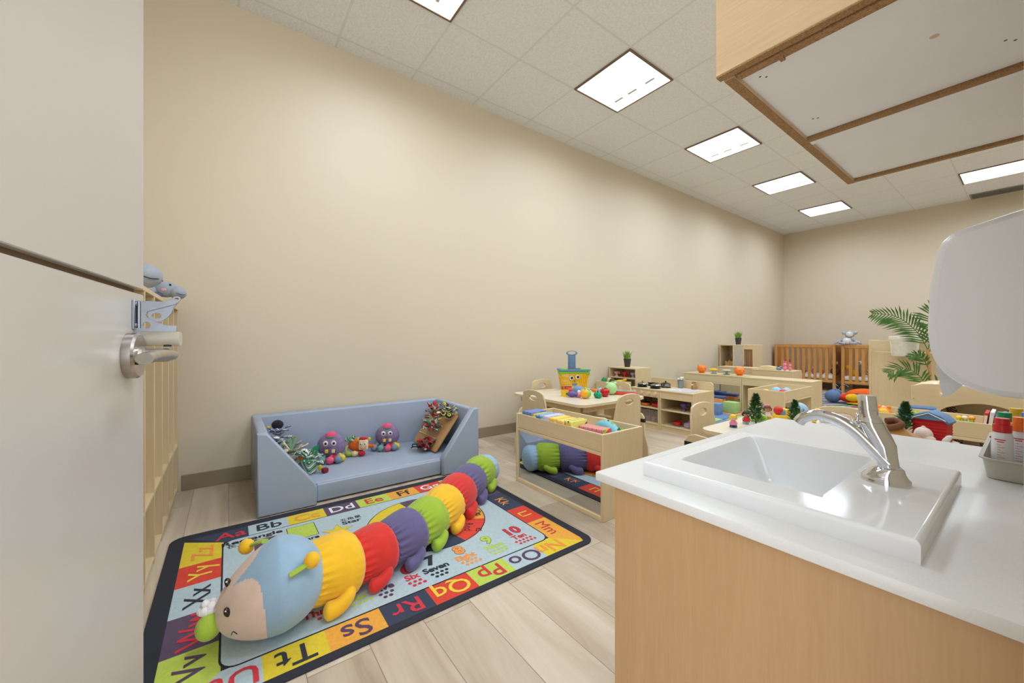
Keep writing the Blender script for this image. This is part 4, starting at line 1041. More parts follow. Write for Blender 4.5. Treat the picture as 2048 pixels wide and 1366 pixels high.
# ---------------------------------------------------------------- play kitchen
def cabinet(name, label, x0, y0, w, d, h, shelf_z, cat_='cabinet'):
    t = thing(name, label, cat_, (x0, y0, 0))
    for x in (0, w-0.015): MB().box(x, 0, 0, x+0.015, d, h-0.012, 0.001).build('side_panel', MAPLEV, t)
    MB().box(0.015, d-0.010, 0.0, w-0.015, d-0.002, h-0.012).build('back_panel', MAPLE, t, smooth=False)
    MB().box(0.015, 0.002, h-0.085, w-0.015, 0.016, h-0.012, 0.001).build('fascia', MAPLE, t)
    MB().box(0.015, 0.012, 0.0, w-0.015, 0.022, 0.052).build('plinth', MAPLE, t, smooth=False)
    for z in (0.052, shelf_z): MB().box(0.015, 0.003, z, w-0.015, d-0.010, z+0.012, 0.001).build('shelf', MAPLE, t)
    return t
def on_(p): return p
st = cabinet('toy_stove', 'maple toy stove with black burners and pans on top', -2.72, 3.66, 0.365, 0.42, 0.425, 0.215, 'toy stove')
MB().box(0, -0.004, 0.413, 0.365, 0.42, 0.425, 0.002).build('stove_top', MAPLE, st)
b = MB(); b.plate([list(reversed([(0.0, 0.0), (0.0, 0.072), (0.02, 0.085), (0.345, 0.085), (0.365, 0.065), (0.365, 0.0)]))], 0.012, Tm(0, 0.41, 0.425) @ XZ, 0.002); b.build('backsplash', MAPLE, st)
for x in (0.06, 0.15, 0.24, 0.32):
    b = MB(); b.lathe([(0.020, 0), (0.018, 0.016), (0.0, 0.018)], 18, Tm(x, 0.002, 0.378, rx=PI/2)); b.build('knob', MAPLE_EDGE, st)
for x, y in ((0.085, 0.11), (0.26, 0.09), (0.105, 0.28), (0.28, 0.26)):
    b = MB(); b.lathe([(0.058, 0), (0.058, 0.004), (0.0, 0.0045)], 24, Tm(x, y, 0.425)); b.build('burner', BLACK, st)
sk = cabinet('toy_sink_cabinet', 'maple toy sink cabinet with white basin and two open shelves', -2.352, 3.66, 0.365, 0.42, 0.425, 0.215)
b = MB(); b.plate([[(0, -0.004), (0.365, -0.004), (0.365, 0.42), (0, 0.42)], list(reversed(rrect(0.05, 0.05, 0.315, 0.30, 0.03)))], 0.012, Tm(0, 0, 0.419), 0.001); b.build('worktop', MAPLE, sk)
b = MB()
bb = [rrect(0.04, 0.04, 0.325, 0.31, 0.035), rrect(0.052, 0.052, 0.313, 0.298, 0.03), rrect(0.065, 0.065, 0.30, 0.285, 0.03)]
zz = [0.4265, 0.4245, 0.375]
vs = [(x, y, z) for r_, z in zip(bb, zz) for x, y in r_]; m = len(bb[0]); fs = []
for k in range(2):
    for i in range(m): fs.append((k*m+i, k*m+(i+1) % m, (k+1)*m+(i+1) % m, (k+1)*m+i))
fs.append(tuple(2*m+i for i in range(m))); b.add(vs, fs); b.build('basin', WHITEP, sk)
b = MB(); b.plate([list(reversed([(0.0, 0.0), (0.0, 0.072), (0.02, 0.085), (0.34, 0.085), (0.365, 0.06), (0.365, 0.0)]))], 0.012, Tm(0, 0.41, 0.425) @ XZ, 0.002); b.build('backsplash', MAPLE, sk)
b = MB(); b.tube(spline([(0.185, 0.36, 0.425), (0.185, 0.36, 0.47), (0.185, 0.30, 0.475)], 4), 0.008, 10); b.build('toy_tap', MAPLE_EDGE, sk)

def pan(loc, rz, m1, label, r=0.05, h=0.028, lid=None, handle=True, group='toy pots and pans', nm='toy_pan'):
    t = thing(nm, label, 'toy pan', loc, rz, group=group)
    b = MB(); b.lathe([(0.0001, 0.001), (r*0.85, 0.001), (r, 0.006), (r*1.03, h), (r*1.06, h+0.001), (r*1.0, h-0.001), (r*0.96, 0.008), (0.0001, 0.004)], 24); b.build('pan_body', m1, t)
    if lid is not None:
        b = MB(); b.lathe([(r*1.05, h+0.001), (r*0.9, h+0.008), (r*0.4, h+0.016), (0.006, h+0.018), (0.006, h+0.024), (0.010, h+0.030), (0.0001, h+0.034)], 24); b.build('lid', lid, t)
    if handle:
        b = MB(); b.tube([(r, 0, h*0.7), (r+0.03, 0, h*0.8), (r+0.075, 0, h*0.9)], [0.005, 0.005, 0.006], 8, flat=0.6); b.build('handle', m1 if lid is None else BLACK, t)
    return t
DK = mat('pan_dark', (40, 38, 38), rough=0.3, metal=0.4)
SV = mat('pan_steel', (170, 168, 166), rough=0.25, metal=1.0)
zt = 0.4302
pan((-2.635, 3.770, zt), 0.5, DK, 'dark toy pan with steel lid on the front left burner', lid=SV)
pan((-2.460, 3.752, zt), 0.4, DK, 'dark toy pan with steel lid on the front right burner', lid=SV)
pan((-2.615, 3.940, zt), 2.6, DK, 'dark toy frying pan on the back left burner')
pan((-2.440, 3.920, zt), 2.9, SV, 'steel toy pot on the back right burner', lid=DK, h=0.035)
pan((-2.530, 3.855, 0.4255), 2.2, DK, 'small dark toy pan between the burners', r=0.026)
pan((-2.585, 3.76, 0.228), 0, TY['orange'], 'orange and black toy pan on the stove shelf', lid=DK, handle=False)
pan((-2.445, 3.76, 0.228), 0, TY['red'], 'red toy pan on the stove shelf', handle=False, r=0.052, h=0.034)
t = thing('clear_bin', 'clear ribbed bin with pink toys in the bottom of the toy stove', 'bin', (-2.51, 3.80, 0.066))
b = MB(); b.box(-0.11, -0.09, 0, 0.11, 0.09, 0.003); 
for k in range(12):
    x = -0.11+k*0.02; b.box(x-0.0015, -0.092, 0, x+0.0015, -0.088, 0.12)
b.box(-0.112, -0.092, 0.118, 0.112, -0.086, 0.124); b.build('ribs', mat('clear_rib', (196, 190, 180), rough=0.2, alpha=0.6), t, smooth=False)
b = MB(); b.box(-0.11, -0.09, 0.003, 0.11, 0.09, 0.118); b.build('bin_walls', mat('clear_wall', (215, 205, 196), rough=0.15, alpha=0.25), t, smooth=False)
for k, (x, y) in enumerate(((-0.05, -0.03), (0.01, -0.02), (0.05, 0.02))):
    t2 = thing('pink_cup', 'pink toy cup inside the clear bin', 'toy cup', (-2.51+x, 3.80+y, 0.070), group='pink cups in the clear bin')
    MB().lathe([(0.020, 0), (0.026, 0.036), (0.024, 0.036), (0.018, 0.002), (0, 0.002)], 16).build('cup_body', TY['pink'], t2)
def goblet(loc, m, label, s=1.0):
    t = thing('toy_cup', label, 'toy cup', loc, group='toy cups')
    b = MB(); b.lathe([(0.0001, 0.001), (0.026*s, 0.001), (0.024*s, 0.006*s), (0.010*s, 0.018*s), (0.012*s, 0.026*s), (0.030*s, 0.042*s), (0.036*s, 0.066*s), (0.034*s, 0.066*s), (0.026*s, 0.044*s), (0.0001, 0.036*s)], 22); b.build('cup_body', m, t)
    b = MB(); b.tube(spline([(0.031*s, 0, 0.060*s), (0.050*s, 0, 0.058*s), (0.048*s, 0, 0.040*s), (0.026*s, 0, 0.040*s)], 4), 0.0035, 8); b.build('handle', m, t)
    return t
goblet((-2.135, 3.76, 0.228), TY['purple'], 'purple toy goblet on the middle shelf of the toy sink cabinet', 1.1)
t = thing('toy_plate', 'grey toy plate on the bottom shelf of the toy sink cabinet', 'toy plate', (-2.205, 3.76, 0.0645))
MB().lathe([(0.0001, 0), (0.040, 0), (0.060, 0.007), (0.058, 0.008), (0.0001, 0.003)], 28).build('plate_body', TY['grey'], t)
pan((-2.205, 3.76, 0.0690), 0, TY['red'], 'red toy pot on the grey plate', r=0.042, h=0.036, handle=False)
pan((-2.085, 3.76, 0.0645), 0, TY['lilac'], 'lavender toy pot with lid on the bottom shelf', r=0.045, h=0.034, lid=TY['lilac'], handle=False)
t = thing('toy_saucer', 'green toy saucer at the right end of the bottom shelf', 'toy plate', (-2.022, 3.725, 0.0645)); MB().lathe([(0.0001, 0), (0.020, 0), (0.030, 0.006), (0.0001, 0.003)], 20).build('saucer', TY['green'], t)
goblet((-2.022, 3.728, 0.0690), TY['teal'], 'teal toy cup on the green saucer', 0.55)
t = thing('paper_cup', 'grey toy bin with crumpled white paper on the toy worktop', 'bin', (-2.310, 4.00, 0.4255))
MB().lathe([(0.024, 0), (0.034, 0.085), (0.032, 0.085), (0.022, 0.003), (0, 0.003)], 20).build('bin_body', mat('bin_grey', (132, 142, 150), rough=0.5), t)
b = MB(); rd = random.Random(4)
for _ in range(9): b.sph(rd.uniform(-0.02, 0.02), rd.uniform(-0.02, 0.02), 0.088+rd.uniform(0, 0.03), 0.016, 0.014, 0.012, n=7, m=5)
b.build('crumpled_paper', mat('paper_cream', (226, 222, 206), rough=0.9), t, ang=10)
t = thing('wooden_jar', 'small brown wooden jar on the toy worktop', 'jar', (-2.165, 4.01, 0.4255))
MB().lathe([(0.026, 0), (0.028, 0.02), (0.025, 0.058), (0.020, 0.066), (0.022, 0.070), (0.022, 0.082), (0, 0.083)], 20).build('jar_body', wood('jar_wood', (190, 150, 96), (150, 108, 62)), t)

# ---------------------------------------------------------------- little hutch by the wall
def open_box(name, label, x0, y0, z0, w, d, h, shelves, cat_='shelf'):
    t = thing(name, label, cat_, (x0, y0, z0))
    for x in (0, w-0.014): MB().box(x, 0, 0, x+0.014, d, h-0.014, 0.001).build('side_panel', MAPLEV, t)
    MB().box(0.0, 0, h-0.014, w, d, h, 0.001).build('top', MAPLE, t)
    MB().box(0.014, d-0.008, 0, w-0.014, d, h-0.014).build('back_panel', MAPLE, t, smooth=False)
    for z in shelves: MB().box(0.014, 0.002, z, w-0.014, d-0.008, z+0.012, 0.001).build('shelf', MAPLE, t)
    return t
open_box('cup_shelf', 'small open maple shelf with toy cups, standing by the beige wall', -3.185, 3.86, 0, 0.40, 0.30, 0.617, (0.06, 0.26, 0.485))
for x, m_, lb in ((-3.11, 'pink', 'pale pink toy cup at the left of the little shelf'), (-2.99, 'red', 'red toy cup in the middle of the little shelf'), (-2.868, 'lilac', 'lilac toy cup at the right of the little shelf')):
    goblet((x, 3.92, 0.4975), TY[m_] if m_ != 'pink' else mat('toy_palepink', (236, 170, 170), rough=0.4), lb, 0.95)
def banana(loc, rz, label):
    t = thing('toy_banana', label, 'toy fruit', loc, rz, group='toy bananas')
    b = MB(); b.tube(spline([(-0.06, 0, 0.016), (-0.02, 0, 0.030), (0.02, 0, 0.034), (0.06, 0, 0.050), (0.068, 0, 0.062)], 5), [0.006]+[0.012]*2+[0.016]*12+[0.013]*3+[0.006]*3, 10); b.build('banana_body', TY['yellow'], t); return t
SHB = 0.2725
# crate of toy food standing in front of the shelf, top row visible
t = thing('food_crate', 'maple crate of toy food under the toy cups', 'crate', (-2.985, 3.70, 0))
for x in (-0.17, 0.158): MB().box(x, -0.11, 0, x+0.012, 0.11, 0.46, 0.001).build('side_panel', MAPLEV, t)
for y in (-0.11, 0.10): MB().box(-0.158, y, 0.0, 0.158, y+0.010, 0.46, 0.001).build('crate_panel', MAPLE, t)
MB().box(-0.158, -0.10, 0.40, 0.158, 0.10, 0.41).build('crate_floor', MAPLE, t, smooth=False)
banana((-2.875, 3.69, 0.4405), 0.2, 'yellow toy banana at the right of the food crate')
for x, y, m_, nm, lb in ((-3.11, 3.68, 'green', 'toy_pepper', 'green toy pepper at the left of the food crate'), (-3.045, 3.70, 'peach', 'toy_bread', 'peach toy bread roll in the food crate'), (-2.975, 3.66, 'darkgreen', 'toy_broccoli', 'dark green toy vegetable in the middle of the food crate')):
    t = thing(nm, lb, 'toy food', (x, y, 0.4105)); b = MB(); b.sph(0, 0, 0.045, 0.036, 0.030, 0.044); b.sph(0.012, 0, 0.062, 0.022, 0.02, 0.026); b.build('food_body', TY[m_], t, ang=80)
    b = MB(); b.tube([(0, 0, 0.085), (0.004, 0, 0.096)], 0.004, 8); b.build('stem', TY['tan'], t)
def grass_pot(loc, label, s=1.0, seed=1):
    t = thing('potted_grass', label, 'plant', loc, group='potted artificial grass')
    b = MB(); b.lathe([(0.0001, 0), (0.028*s, 0), (0.038*s, 0.078*s), (0.040*s, 0.078*s), (0.040*s, 0.088*s), (0.036*s, 0.088*s), (0.034*s, 0.074*s), (0.0001, 0.072*s)], 24); b.build('pot', mat('pot_dark', (58, 52, 48), rough=0.6), t)
    b = MB(); rd = random.Random(seed)
    for k in range(110):
        a = rd.uniform(0, 2*PI); r0 = 0.030*s*math.sqrt(rd.random()); h = s*rd.uniform(0.06, 0.125); lean = rd.uniform(0.0, 0.55)*(r0/(0.03*s)+0.15)
        p0 = Vector((r0*math.cos(a), r0*math.sin(a), 0.072*s)); dr = Vector((math.cos(a), math.sin(a), 0)); sd = Vector((-dr.y, dr.x, 0))*0.0032*s
        p1 = p0+dr*h*lean*0.4+Vector((0, 0, h*0.6)); p2 = p0+dr*h*lean+Vector((0, 0, h*(1-0.25*lean)))
        vs = [p0-sd, p0+sd, p1+sd*0.8, p1-sd*0.8, p2]; b.add([tuple(v) for v in vs], [(0, 1, 2, 3), (3, 2, 4)])
    g_ = b.build('grass_blades', mat('grass_green', (122, 164, 60), rough=0.6, var=0.35, scale=60), t, smooth=False)
    return t
grass_pot((-3.02, 4.01, 0.6175), 'potted grass in a dark pot on the small cup shelf', 1.15, 2)

# ---------------------------------------------------------------- shelves further back
ta = trough('low maple shelf with mirror front, orange toy cats on its top', (-3.10, 5.45, 0), 0, w=0.80, d=0.34, name='mirror_shelf')
MB().box(0.0, 0.0, 0.457, 0.80, 0.34, 0.470, 0.001).build('top', MAPLE, ta)
t = thing('low_bench', 'low maple bench table open underneath beside the mirror shelf', 'bench', (-2.295, 5.45, 0))
MB().box(0, 0, 0.448, 0.765, 0.34, 0.465, 0.002).build('top', MAPLE, t)
MB().box(0.016, 0.003, 0.36, 0.749, 0.017, 0.448).build('front_band', MAPLE, t, smooth=False)
for x in (0, 0.749): MB().box(x, 0, 0, x+0.016, 0.34, 0.448, 0.001).build('side_panel', MAPLEV, t)
MB().box(0.016, 0.33, 0, 0.749, 0.34, 0.448).build('back_panel', MAPLE, t, smooth=False)
SHT = 0.4705
OR = mat('toy_bright_orange', (240, 130, 24), rough=0.4, var=0.05)
def pig(loc, rz, label):
    t = thing('toy_cat', label, 'toy', loc, rz, group='orange toy cats on the shelf')
    b = MB(); b.sph(0, 0, 0.058, 0.064, 0.055, 0.056, n=22, m=14); h = b.build('head_body', OR, t, ang=80)
    for sd in (-1, 1):
        b = MB(); b.lathe([(0.020, 0), (0.012, 0.018), (0.0001, 0.028)], 10, Tm(sd*0.040, 0, 0.094, ry=sd*0.4)); b.build('ear', OR, h)
        b = MB(); b.sph(sd*0.024, -0.048, 0.066, 0.006, 0.004, 0.006); b.build('eye', TY['dark'], h)
    b = MB(); b.sph(0, -0.054, 0.050, 0.016, 0.010, 0.010); b.build('snout', OR, h)
    b = MB(); b.lathe([(0.042, 0), (0.042, 0.006), (0, 0.008)], 20); b.build('foot_ring', TY['orange'], t)
    return t
pig((-2.905, 5.60, SHT), 0.9, 'round orange toy cat at the left end of the mirror shelf')
pig((-2.385, 5.60, SHT), 0.9, 'round orange toy cat at the right end of the mirror shelf')
t = thing('toy_bird', 'yellow toy bird on a green base, left of the blue dish toy', 'toy', (-2.72, 5.58, SHT), 0.5)
MB().lathe([(0.040, 0), (0.036, 0.010), (0, 0.014)], 18).build('base', TY['green'], t)
b = MB(); b.cyl(0, 0, 0.012, 0.042, 0.018); b.build('stem', TY['lilac'], t)
b = MB(); b.sph(0, 0, 0.058, 0.052, 0.030, 0.020); b.sph(-0.05, 0, 0.060, 0.016, 0.014, 0.012); b.build('bird_body', TY['yellow'], t, ang=80)
t = thing('toy_dish', 'blue and white toy dish on a green base, right of the yellow bird', 'toy', (-2.545, 5.58, SHT), 0.5)
MB().lathe([(0.040, 0), (0.036, 0.010), (0, 0.014)], 18).build('base', TY['green'], t)
b = MB(); b.cyl(0, 0, 0.012, 0.040, 0.016); b.build('stem', TY['lilac'], t)
b = MB(); b.lathe([(0.0001, 0.036), (0.040, 0.042), (0.070, 0.058), (0.070, 0.064), (0.0001, 0.060)], 24); b.build('dish_body', TY['ltblue'], t)
b = MB(); b.lathe([(0.050, 0.062), (0.040, 0.070), (0.0001, 0.073)], 20); b.build('dish_filling', TY['peach'], t)

# foam mat and foam blocks in front of the mirror
FM = {'blue': (108, 134, 176), 'orange': (226, 164, 112), 'green': (168, 204, 130), 'palecyan': (158, 196, 206), 'grass': (70, 160, 104)}
for k, (x0, y0, x1, y1, c, lb) in enumerate(((-3.10, 4.75, -2.62, 5.10, 'green', 'pale green foam floor tile by the wall'), (-2.60, 4.75, -2.20, 5.10, 'blue', 'blue foam floor tile in front of the green foam block'),
        (-2.18, 4.75, -1.80, 5.10, 'green', 'pale green foam floor tile beside the trough'), (-3.10, 5.12, -2.62, 5.44, 'grass', 'grass green foam floor tile under the foam blocks'),
        (-2.60, 5.12, -2.20, 5.44, 'orange', 'peach foam floor tile under the mirror shelf edge'), (-2.18, 5.12, -1.80, 5.44, 'palecyan', 'pale blue foam floor tile before the bench'),
        (-2.60, 4.38, -2.20, 4.73, 'green', 'pale green foam floor tile nearest the kitchen'), (-2.18, 4.38, -1.80, 4.73, 'blue', 'blue foam floor tile nearest the trough'))):
    o = MB().box(x0, y0, 0.0, x1, y1, 0.014, 0.003).build('foam_tile', mat('foam_'+c, FM[c], rough=0.8)); tag(o, lb, 'foam tile', 'pastel foam floor tiles')
BL = [(-2.42, 4.98, 0.0145, 0.16, 0.13, 0.14, (118, 146, 188), 0.15, 'blue foam block nearest us in front of the mirror shelf'), (-2.33, 5.24, 0.0145, 0.16, 0.14, 0.14, (172, 206, 132), 0.0, 'pale green foam block right of the blue one'),
      (-2.56, 5.27, 0.0145, 0.24, 0.12, 0.16, (230, 156, 92), 0.05, 'orange foam block in front of the mirror'), (-2.79, 5.25, 0.0145, 0.14, 0.14, 0.17, (150, 190, 120), 0.0, 'green foam block behind the toy sink cabinet'),
      (-2.76, 5.26, 0.185, 0.30, 0.13, 0.035, (74, 96, 150), 0.1, 'navy foam slab lying on the green block'), (-2.58, 5.28, 0.176, 0.30, 0.10, 0.030, (70, 92, 148), 0.0, 'navy foam slab lying on the orange block')]
for x, y, z, w_, d_, h_3, c, r_, lb in BL:
    o = MB().box(-w_/2, -d_/2, 0, w_/2, d_/2, h_3, 0.008, 2).build('foam_block', mat('foamblock_%d_%d' % (c[0], c[2]), c, rough=0.7), loc=(x, y, z), rz=r_); tag(o, lb, 'foam block', 'foam blocks before the mirror')

# trough unit seen from its end
t2 = trough('maple toy trough standing end-on in the middle of the room', (-1.415, 4.27, 0), PI/2, w=0.755, d=0.325, mirror=False, name='toy_trough')
rd = random.Random(11)
TT = [('yellow', 0.040, -1.66, 4.50, 'yellow toy ball at the left in the middle trough'), ('ltblue', 0.050, -1.60, 4.60, 'pale blue toy ball in the middle trough'), ('ltblue', 0.045, -1.55, 4.72, 'pale blue toy ball further back in the middle trough'),
      ('lime', 0.035, -1.53, 4.50, 'lime toy ball at the front of the middle trough'), ('red', 0.048, -1.49, 4.45, 'red toy ball in the middle trough'), ('navy', 0.030, -1.46, 4.60, 'navy toy ball in the middle trough'), ('blue', 0.036, -1.62, 4.82, 'blue toy ball at the far end of the middle trough')]
for c, r_, x, y, lb in TT:
    t = thing('toy_ball', lb, 'toy ball', (x, y, 0.3635), group='toy balls in the middle trough'); b = MB(); b.sph(0, 0, r_, r_); b.build('ball_body', TY[c], t, ang=80); b = MB(); b.lathe([(r_*1.005, r_-0.004), (r_*1.015, r_), (r_*1.005, r_+0.004)], 20, cap=False); b.build('seam', TY['black' if c == 'navy' else 'white'], t)
# far bench with figures
t = trough('maple bench unit behind the low bench, pink rabbits on top', (-2.43, 6.10, 0), 0, w=0.50, d=0.34, h=0.52, mirror=False, name='toy_bench')
MB().box(0, 0, 0.520, 0.50, 0.34, 0.530, 0.001).build('top', MAPLE, t)
t = trough('pale maple unit tucked left of the rabbit bench', (-2.95, 6.15, 0), 0, w=0.515, d=0.30, h=0.53, mirror=False, name='toy_bench')
MB().box(0, 0, 0.530, 0.515, 0.30, 0.540, 0.001).build('top', MAPLE, t)
t = thing('wooden_book', 'open wooden book shape lying on the far bench', 'toy', (-2.27, 6.22, 0.5305), 0.2)
MB().plate([[(-0.10, 0), (-0.085, 0.045), (0, 0.056), (0.10, 0.040), (0.11, 0.0)]], 0.16, Tm(0, 0, 0) @ XZ, 0.003).build('book_body', MAPLE_EDGE, t)
t = thing('blue_toy', 'small blue toy beside the pink rabbits on the far bench', 'toy', (-2.13, 6.22, 0.5305)); b = MB(); b.sph(0, 0, 0.022, 0.036, 0.026, 0.022); b.sph(0.02, 0, 0.04, 0.016); b.build('toy_body', TY['blue'], t)
def rabbit(loc, label, s=1.0):
    t = thing('rabbit_figure', label, 'toy', loc, group='pink rabbit figures'); b = MB(); b.sph(0, 0, 0.032*s, 0.026*s, 0.024*s, 0.032*s); b.sph(0, 0, 0.080*s, 0.024*s, 0.022*s, 0.024*s); b.build('body', TY['pink'], t, ang=80)
    for sd in (-1, 1): b = MB(); b.sph(sd*0.010*s, 0, 0.112*s, 0.007*s, 0.006*s, 0.022*s); b.build('ear', TY['pink'], t)
rabbit((-2.055, 6.20, 0.5305), 'taller pink rabbit figure at the right of the far bench', 1.0); rabbit((-2.00, 6.22, 0.5305), 'shorter pink rabbit figure at the end of the far bench', 0.85)

# dress up unit with mirror by the wall
t = thing('dress_up_unit', 'maple dress-up unit with cubby, white mirror panel and curtain opening by the wall', 'cabinet', (-3.185, 6.72, 0))
W2, D2, H2 = 0.53, 0.34, 0.875
for x in (0, 0.215, 0.375, W2-0.016): MB().box(x, 0, 0, x+0.016, D2, H2-0.016, 0.001).build('upright', MAPLEV, t)
MB().box(0, 0, H2-0.016, W2, D2, H2, 0.001).build('top', MAPLE, t)
MB().box(0.016, D2-0.01, 0, W2-0.016, D2, H2-0.016).build('back_panel', MAPLE, t, smooth=False)
MB().box(0.231, 0.004, 0.02, 0.375, 0.010, H2-0.016).build('mirror', mat('pale_mirror', (206, 200, 192), rough=0.2, metal=0.3), t, smooth=False)
MB().box(0.016, 0.005, 0.36, 0.215, D2-0.01, 0.376).build('shelf', MAPLE, t, smooth=False)
MB().box(0.391, 0.002, H2-0.075, W2-0.016, 0.014, H2-0.016).build('header', MAPLE, t, smooth=False)
b = MB()
for k in range(7): b.tube([(0.405+k*0.017, 0.02+0.006*(k % 2), 0.38), (0.405+k*0.017, 0.02+0.006*(k % 2), 0.80)], 0.009, 8)
b.build('curtain', wood('curtain_tan', (190, 150, 104), (150, 108, 72), axis='Z', scale=2), t)
t = thing('paper_bag', 'brown paper bag with dark handles on the dress-up unit shelf', 'bag', (-3.03, 6.80, 0.3765), 0.3)
b = MB(); b.add([(-0.07, -0.04, 0), (0.07, -0.04, 0), (0.07, 0.04, 0), (-0.07, 0.04, 0), (-0.085, -0.045, 0.22), (0.08, -0.035, 0.25), (0.085, 0.045, 0.25), (-0.08, 0.04, 0.21)], [(0, 1, 5, 4), (1, 2, 6, 5), (2, 3, 7, 6), (3, 0, 4, 7), (0, 3, 2, 1)]); b.build('bag_body', mat('kraft', (182, 148, 86), rough=0.8, var=0.12, scale=25), t, smooth=False)
b = MB(); b.tube(spline([(-0.05, -0.04, 0.21), (-0.05, -0.05, 0.31), (-0.02, -0.05, 0.35), (0.0, -0.045, 0.23)], 5), 0.009, 8); b.tube(spline([(0.02, -0.04, 0.23), (0.03, -0.05, 0.31), (0.06, -0.05, 0.31), (0.07, -0.04, 0.22)], 5), 0.009, 8); b.build('handle', mat('dark_fur', (90, 60, 44), rough=0.9), t)
t = thing('ribbon_scarf', 'lilac ribbon scarf hanging over the mirror panel', 'scarf', (-2.86, 6.70, 0.36), 0)
b = MB(); b.tube(spline([(-0.02, 0.0, 0.0), (0.03, -0.01, 0.08), (0.09, -0.005, 0.22)], 6), 0.012, 8, flat=0.3); b.tube(spline([(-0.01, -0.01, 0.0), (0.06, -0.01, 0.07), (0.10, -0.005, 0.13)], 6), 0.010, 8, flat=0.3); b.build('ribbon', TY['lilac'], t)
grass_pot((-2.955, 6.89, 0.8755), 'potted grass in a dark pot on the dress-up unit', 1.25, 5)
# ---------------------------------------------------------------- toys on the fruit table
TZ = 0.4575
t = thing('shopping_basket', 'yellow slatted toy basket with face, blue rim and tall blue handle', 'toy basket', (-2.765, 2.80, TZ), 0.95)
YB_ = mat('basket_yellow', (250, 196, 18), rough=0.4, var=0.03)
BB = mat('basket_blue', (104, 138, 172), rough=0.4); GB = mat('basket_green', (120, 196, 40), rough=0.4)
b = MB()
w0, w1, d0, d1, H_ = 0.115, 0.140, 0.075, 0.092, 0.175
b.box(-w0, -d0, 0, w0, d0, 0.008)
def face(p0, p1, p2, p3, n, rows):
    """slatted wall between bottom edge p0-p1 and top edge p3-p2"""
    P0, P1, P2_, P3 = map(Vector, (p0, p1, p2, p3)); nrm = (P1-P0).cross(P3-P0).normalized()*0.003
    def pt(u, v): return (P0*(1-u)+P1*u)*(1-v)+(P3*(1-u)+P2_*u)*v
    def bar(u0, u1, v0, v1):
        q = [pt(u0, v0), pt(u1, v0), pt(u1, v1), pt(u0, v1)]
        vs = [tuple(x-nrm) for x in q]+[tuple(x+nrm) for x in q]
        b.add(vs, [(3, 2, 1, 0), (4, 5, 6, 7), (0, 1, 5, 4), (1, 2, 6, 5), (2, 3, 7, 6), (3, 0, 4, 7)])
    for k in range(n): u = k/n; bar(u+0.02/n, u+0.52/n, 0, 1)
    for r_ in rows: bar(0, 1, r_-0.03, r_+0.03)
face((-w0, -d0, 0), (w0, -d0, 0), (w1, -d1, H_), (-w1, -d1, H_), 14, (0.03, 0.33, 0.64, 0.95))
face((w0, d0, 0), (-w0, d0, 0), (-w1, d1, H_), (w1, d1, H_), 14, (0.03, 0.33, 0.64, 0.95))
face((w0, -d0, 0), (w0, d0, 0), (w1, d1, H_), (w1, -d1, H_), 9, (0.03, 0.33, 0.64, 0.95))
face((-w0, d0, 0), (-w0, -d0, 0), (-w1, -d1, H_), (-w1, d1, H_), 9, (0.03, 0.33, 0.64, 0.95))
b.build('slatted_body', YB_, t, smooth=False)
b = MB(); b.plate([list(reversed([(-0.035, 0.045), (0.035, 0.045), (0.050, 0.07), (0.058, 0.15), (-0.058, 0.15), (-0.050, 0.07)]))], 0.003, Tm(0, -0.0885, 0.0, rx=-0.10) @ XZ); fp = b.build('face_panel', YB_, t, smooth=False)
for x, z in ((-0.032, 0.122), (0.028, 0.130)):
    b = MB(); b.sph(x, -0.103, z, 0.021, 0.004, 0.021); e = b.build('eye', TY['white'], fp)
    b = MB(); b.sph(x+0.002, -0.1065, z+0.002, 0.013, 0.003, 0.014); b.build('pupil', TY['black'], e)
b = MB(); b.lathe([(0.009, 0), (0.0001, 0.004)], 3, Tm(0, -0.100, 0.094, rx=PI/2, rz=0)); b.build('nose', TY['dark'], fp)
b = MB(); b.sph(0, -0.094, 0.062, 0.028, 0.005, 0.013); b.build('mouth', BB, fp)
b = MB(); b.plate([rrect(-w1-0.012, -d1-0.012, w1+0.012, d1+0.012, 0.02), list(reversed(rrect(-w1+0.006, -d1+0.006, w1-0.006, d1-0.006, 0.015)))], 0.020, Tm(0, 0, 0.196), 0.003); b.build('blue_rim', BB, t)
b = MB(); b.plate([rrect(-w1-0.008, -d1-0.008, w1+0.008, d1+0.008, 0.02), list(reversed(rrect(-w1+0.004, -d1+0.004, w1-0.004, d1-0.004, 0.015)))], 0.018, Tm(0, 0, 0.176), 0.003)
for sd in (-1, 1): b.sph(sd*0.10, -0.05, 0.205, 0.042, 0.03, 0.014); b.plate([list(reversed([(sd*0.148, 0.178), (sd*0.10, 0.178), (sd*0.148, 0.145)] if sd < 0 else [(0.10, 0.178), (0.148, 0.178), (0.148, 0.145)]))], 0.006, Tm(0, -0.100, 0) @ XZ)
b.build('green_collar', GB, t)
b = MB(); b.cyl(0.152, -0.04, 0.185, 0.203, 0.018); b.build('green_knob', GB, t)
b = MB(); b.box(-0.040, 0.070, 0.19, 0.040, 0.086, 0.340, 0.004); b.box(-0.024, 0.066, 0.21, 0.024, 0.071, 0.33, 0.003); b.build('handle_stem', BB, t)
b = MB(); b.plate([ell(0, 0.360, 0.058, 0.026, 28), list(reversed(ell(0, 0.364, 0.042, 0.016, 24)))], 0.018, Tm(0, 0.078, 0) @ XZ, 0.004); b.build('handle_grip', BB, t)

